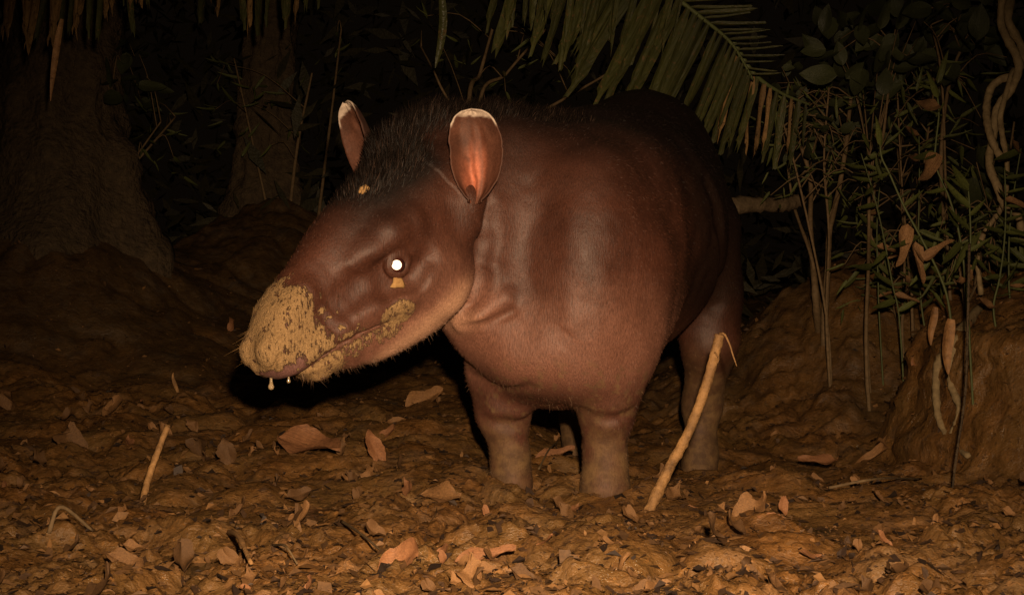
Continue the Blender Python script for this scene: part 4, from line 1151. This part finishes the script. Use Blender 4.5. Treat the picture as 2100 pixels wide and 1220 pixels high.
leaf_ab(640, 1000, 580, 1030, DM[0], 'brown leaf below the large reddish leaf', 1.0)
leaf_ab(1868, 748, 1895, 720, RM[0], 'orange-brown leaf on the left shoulder of the right bank', 1.0, True)
leaf_ab(180, 920, 90, 900, DM[3], 'broad grey-brown leaf plastered to the mud at the left', 1.2)
leaf_ab(860, 1010, 960, 1040, DM[4], 'brown leaf lying before the right forefoot', .9)
leaf_ab(1500, 1060, 1600, 1040, DM[2], 'brown leaf lying right of the broken stalk', .8)
leaf_ab(300, 1160, 220, 1140, DM[0], 'dark torn leaf at the lower left edge', 1.0)
p0 = on_ground(366, 806, .0)
hanging_leaf([p0, p0 + np.array([-.012, 0, .03]), p0 + np.array([-.020, 0, .055]), p0 + np.array([-.019, 0, .078])], 'thin orange blade curving up from the mud left of the snout', .0065, M_stick, 'dry_leaf', 'dry leaf')

rg = np.random.RandomState(99)
SG = 'small dead leaves scattered on the mud'
for q in range(230):
    y = 1.85 + 2.7 * rg.rand() ** 1.5; x = (rg.rand() * 2 - 1) * (.43 * y + .05)
    if abs(x - .2) < .5 and 2.9 < y < 4.3 and rg.rand() < .7: continue
    a = rg.rand() * 6.28; tl = .4 * rg.randn() - .05
    ln = .028 + .05 * rg.rand() ** 1.6
    yv = np.array([math.cos(a) * math.cos(tl), math.sin(a) * math.cos(tl), math.sin(tl)])
    place('fallen_leaf', (DM if rg.rand() < .85 else RM)[rg.randint(3)], np.array([x, y, gh(x, y) - .002 + .006 * rg.rand()]), yv, np.array([rg.randn() * .35, rg.randn() * .35 - .3, 1]), ln, None,
          label='small brown dead leaf lying half sunk in the churned mud', cat='leaf', group=SG)

# crumbs, rotted leaf bits and fibres nobody could count
Mg = Merge(); rg = np.random.RandomState(5); Kc = []
NL = 26000
yy = 1.6 + 4.6 * rg.rand(NL) ** 1.7; xx = (rg.rand(NL) * 2 - 1) * (.46 * yy + .1); hh = ground_height(xx, yy)
for q in range(NL):
    c = np.array([xx[q], yy[q], hh[q] + .003]); sz = .003 + .017 * rg.rand() ** 4
    e1 = unit(rg.randn(3) * [1, 1, .35]) * sz; e2 = unit(np.cross(e1, [rg.randn() * .4, rg.randn() * .4, 1])) * sz * (.25 + .5 * rg.rand())
    up = np.array([0, 0, sz * .5 * rg.rand()])
    Mg.add([c - e1, c - e1 * .3 - e2 * (.6 + .6 * rg.rand()) + up, c + e1 * .5 - e2 * .7, c + e1 + up * .4, c + e1 * .1 + e2 + up * rg.rand()], [(0, 1, 2, 4), (2, 3, 4)])
    kc = np.array([[.13, .065, .024], [.05, .026, .013], [.18, .09, .032], [.09, .046, .019], [.025, .014, .009]][rg.randint(5)]) * (.6 + .7 * rg.rand())
    Kc += [[*kc, 1]] * 5
lit, n, l, b = mat_new('leaf_crumbs'); vc = n.new('ShaderNodeVertexColor'); vc.layer_name = 'tint'; tc = n.new('ShaderNodeTexCoord')
l.new(mixc(n, l, 1.0, vc.outputs[0], ramp(n, l, nz(n, l, 200, 3, .6, tc.outputs['Object']), [(.3, .7), (.7, 1.25)]), 'MULTIPLY'), b.inputs['Base Color']); b.inputs['Roughness'].default_value = .65; b.inputs['Specular IOR Level'].default_value = .3
obj('leaf_litter', Mg.V, Mg.F, lit, None, False, {'tint': Kc}, label='crumbs of rotted leaf and fibre scattered over the mud', cat='leaf litter', kind='stuff')

# the dim mass of the forest behind everything
Mf = Merge(); rg = np.random.RandomState(17)
fy = 6.8 + 7 * rg.rand(9000); fx = (rg.rand(9000) * 2 - 1) * .62 * fy; fz = base_height(fx, fy) + 3.2 * rg.rand(9000) ** 1.4
for q in range(9000):
    y = fy[q]; x = fx[q]; z = fz[q]
    c = np.array([x, y, z]); L = .05 + .09 * rg.rand()
    d = unit(rg.randn(3) * [1, .6, .7] - [0, 0, .5]) * L; e = unit(np.cross(d, rg.randn(3))) * L * (.15 + .2 * rg.rand())
    Mf.add([c - d, c - e, c + d, c + e], [(0, 1, 2, 3)])
obj('forest_undergrowth', Mf.V, Mf.F, leaf_mat('undergrowth_leaf', (.020, .018, .008), (.034, .028, .012), .6), None, False, label='dark mass of forest leaves behind everything', cat='undergrowth', kind='stuff')
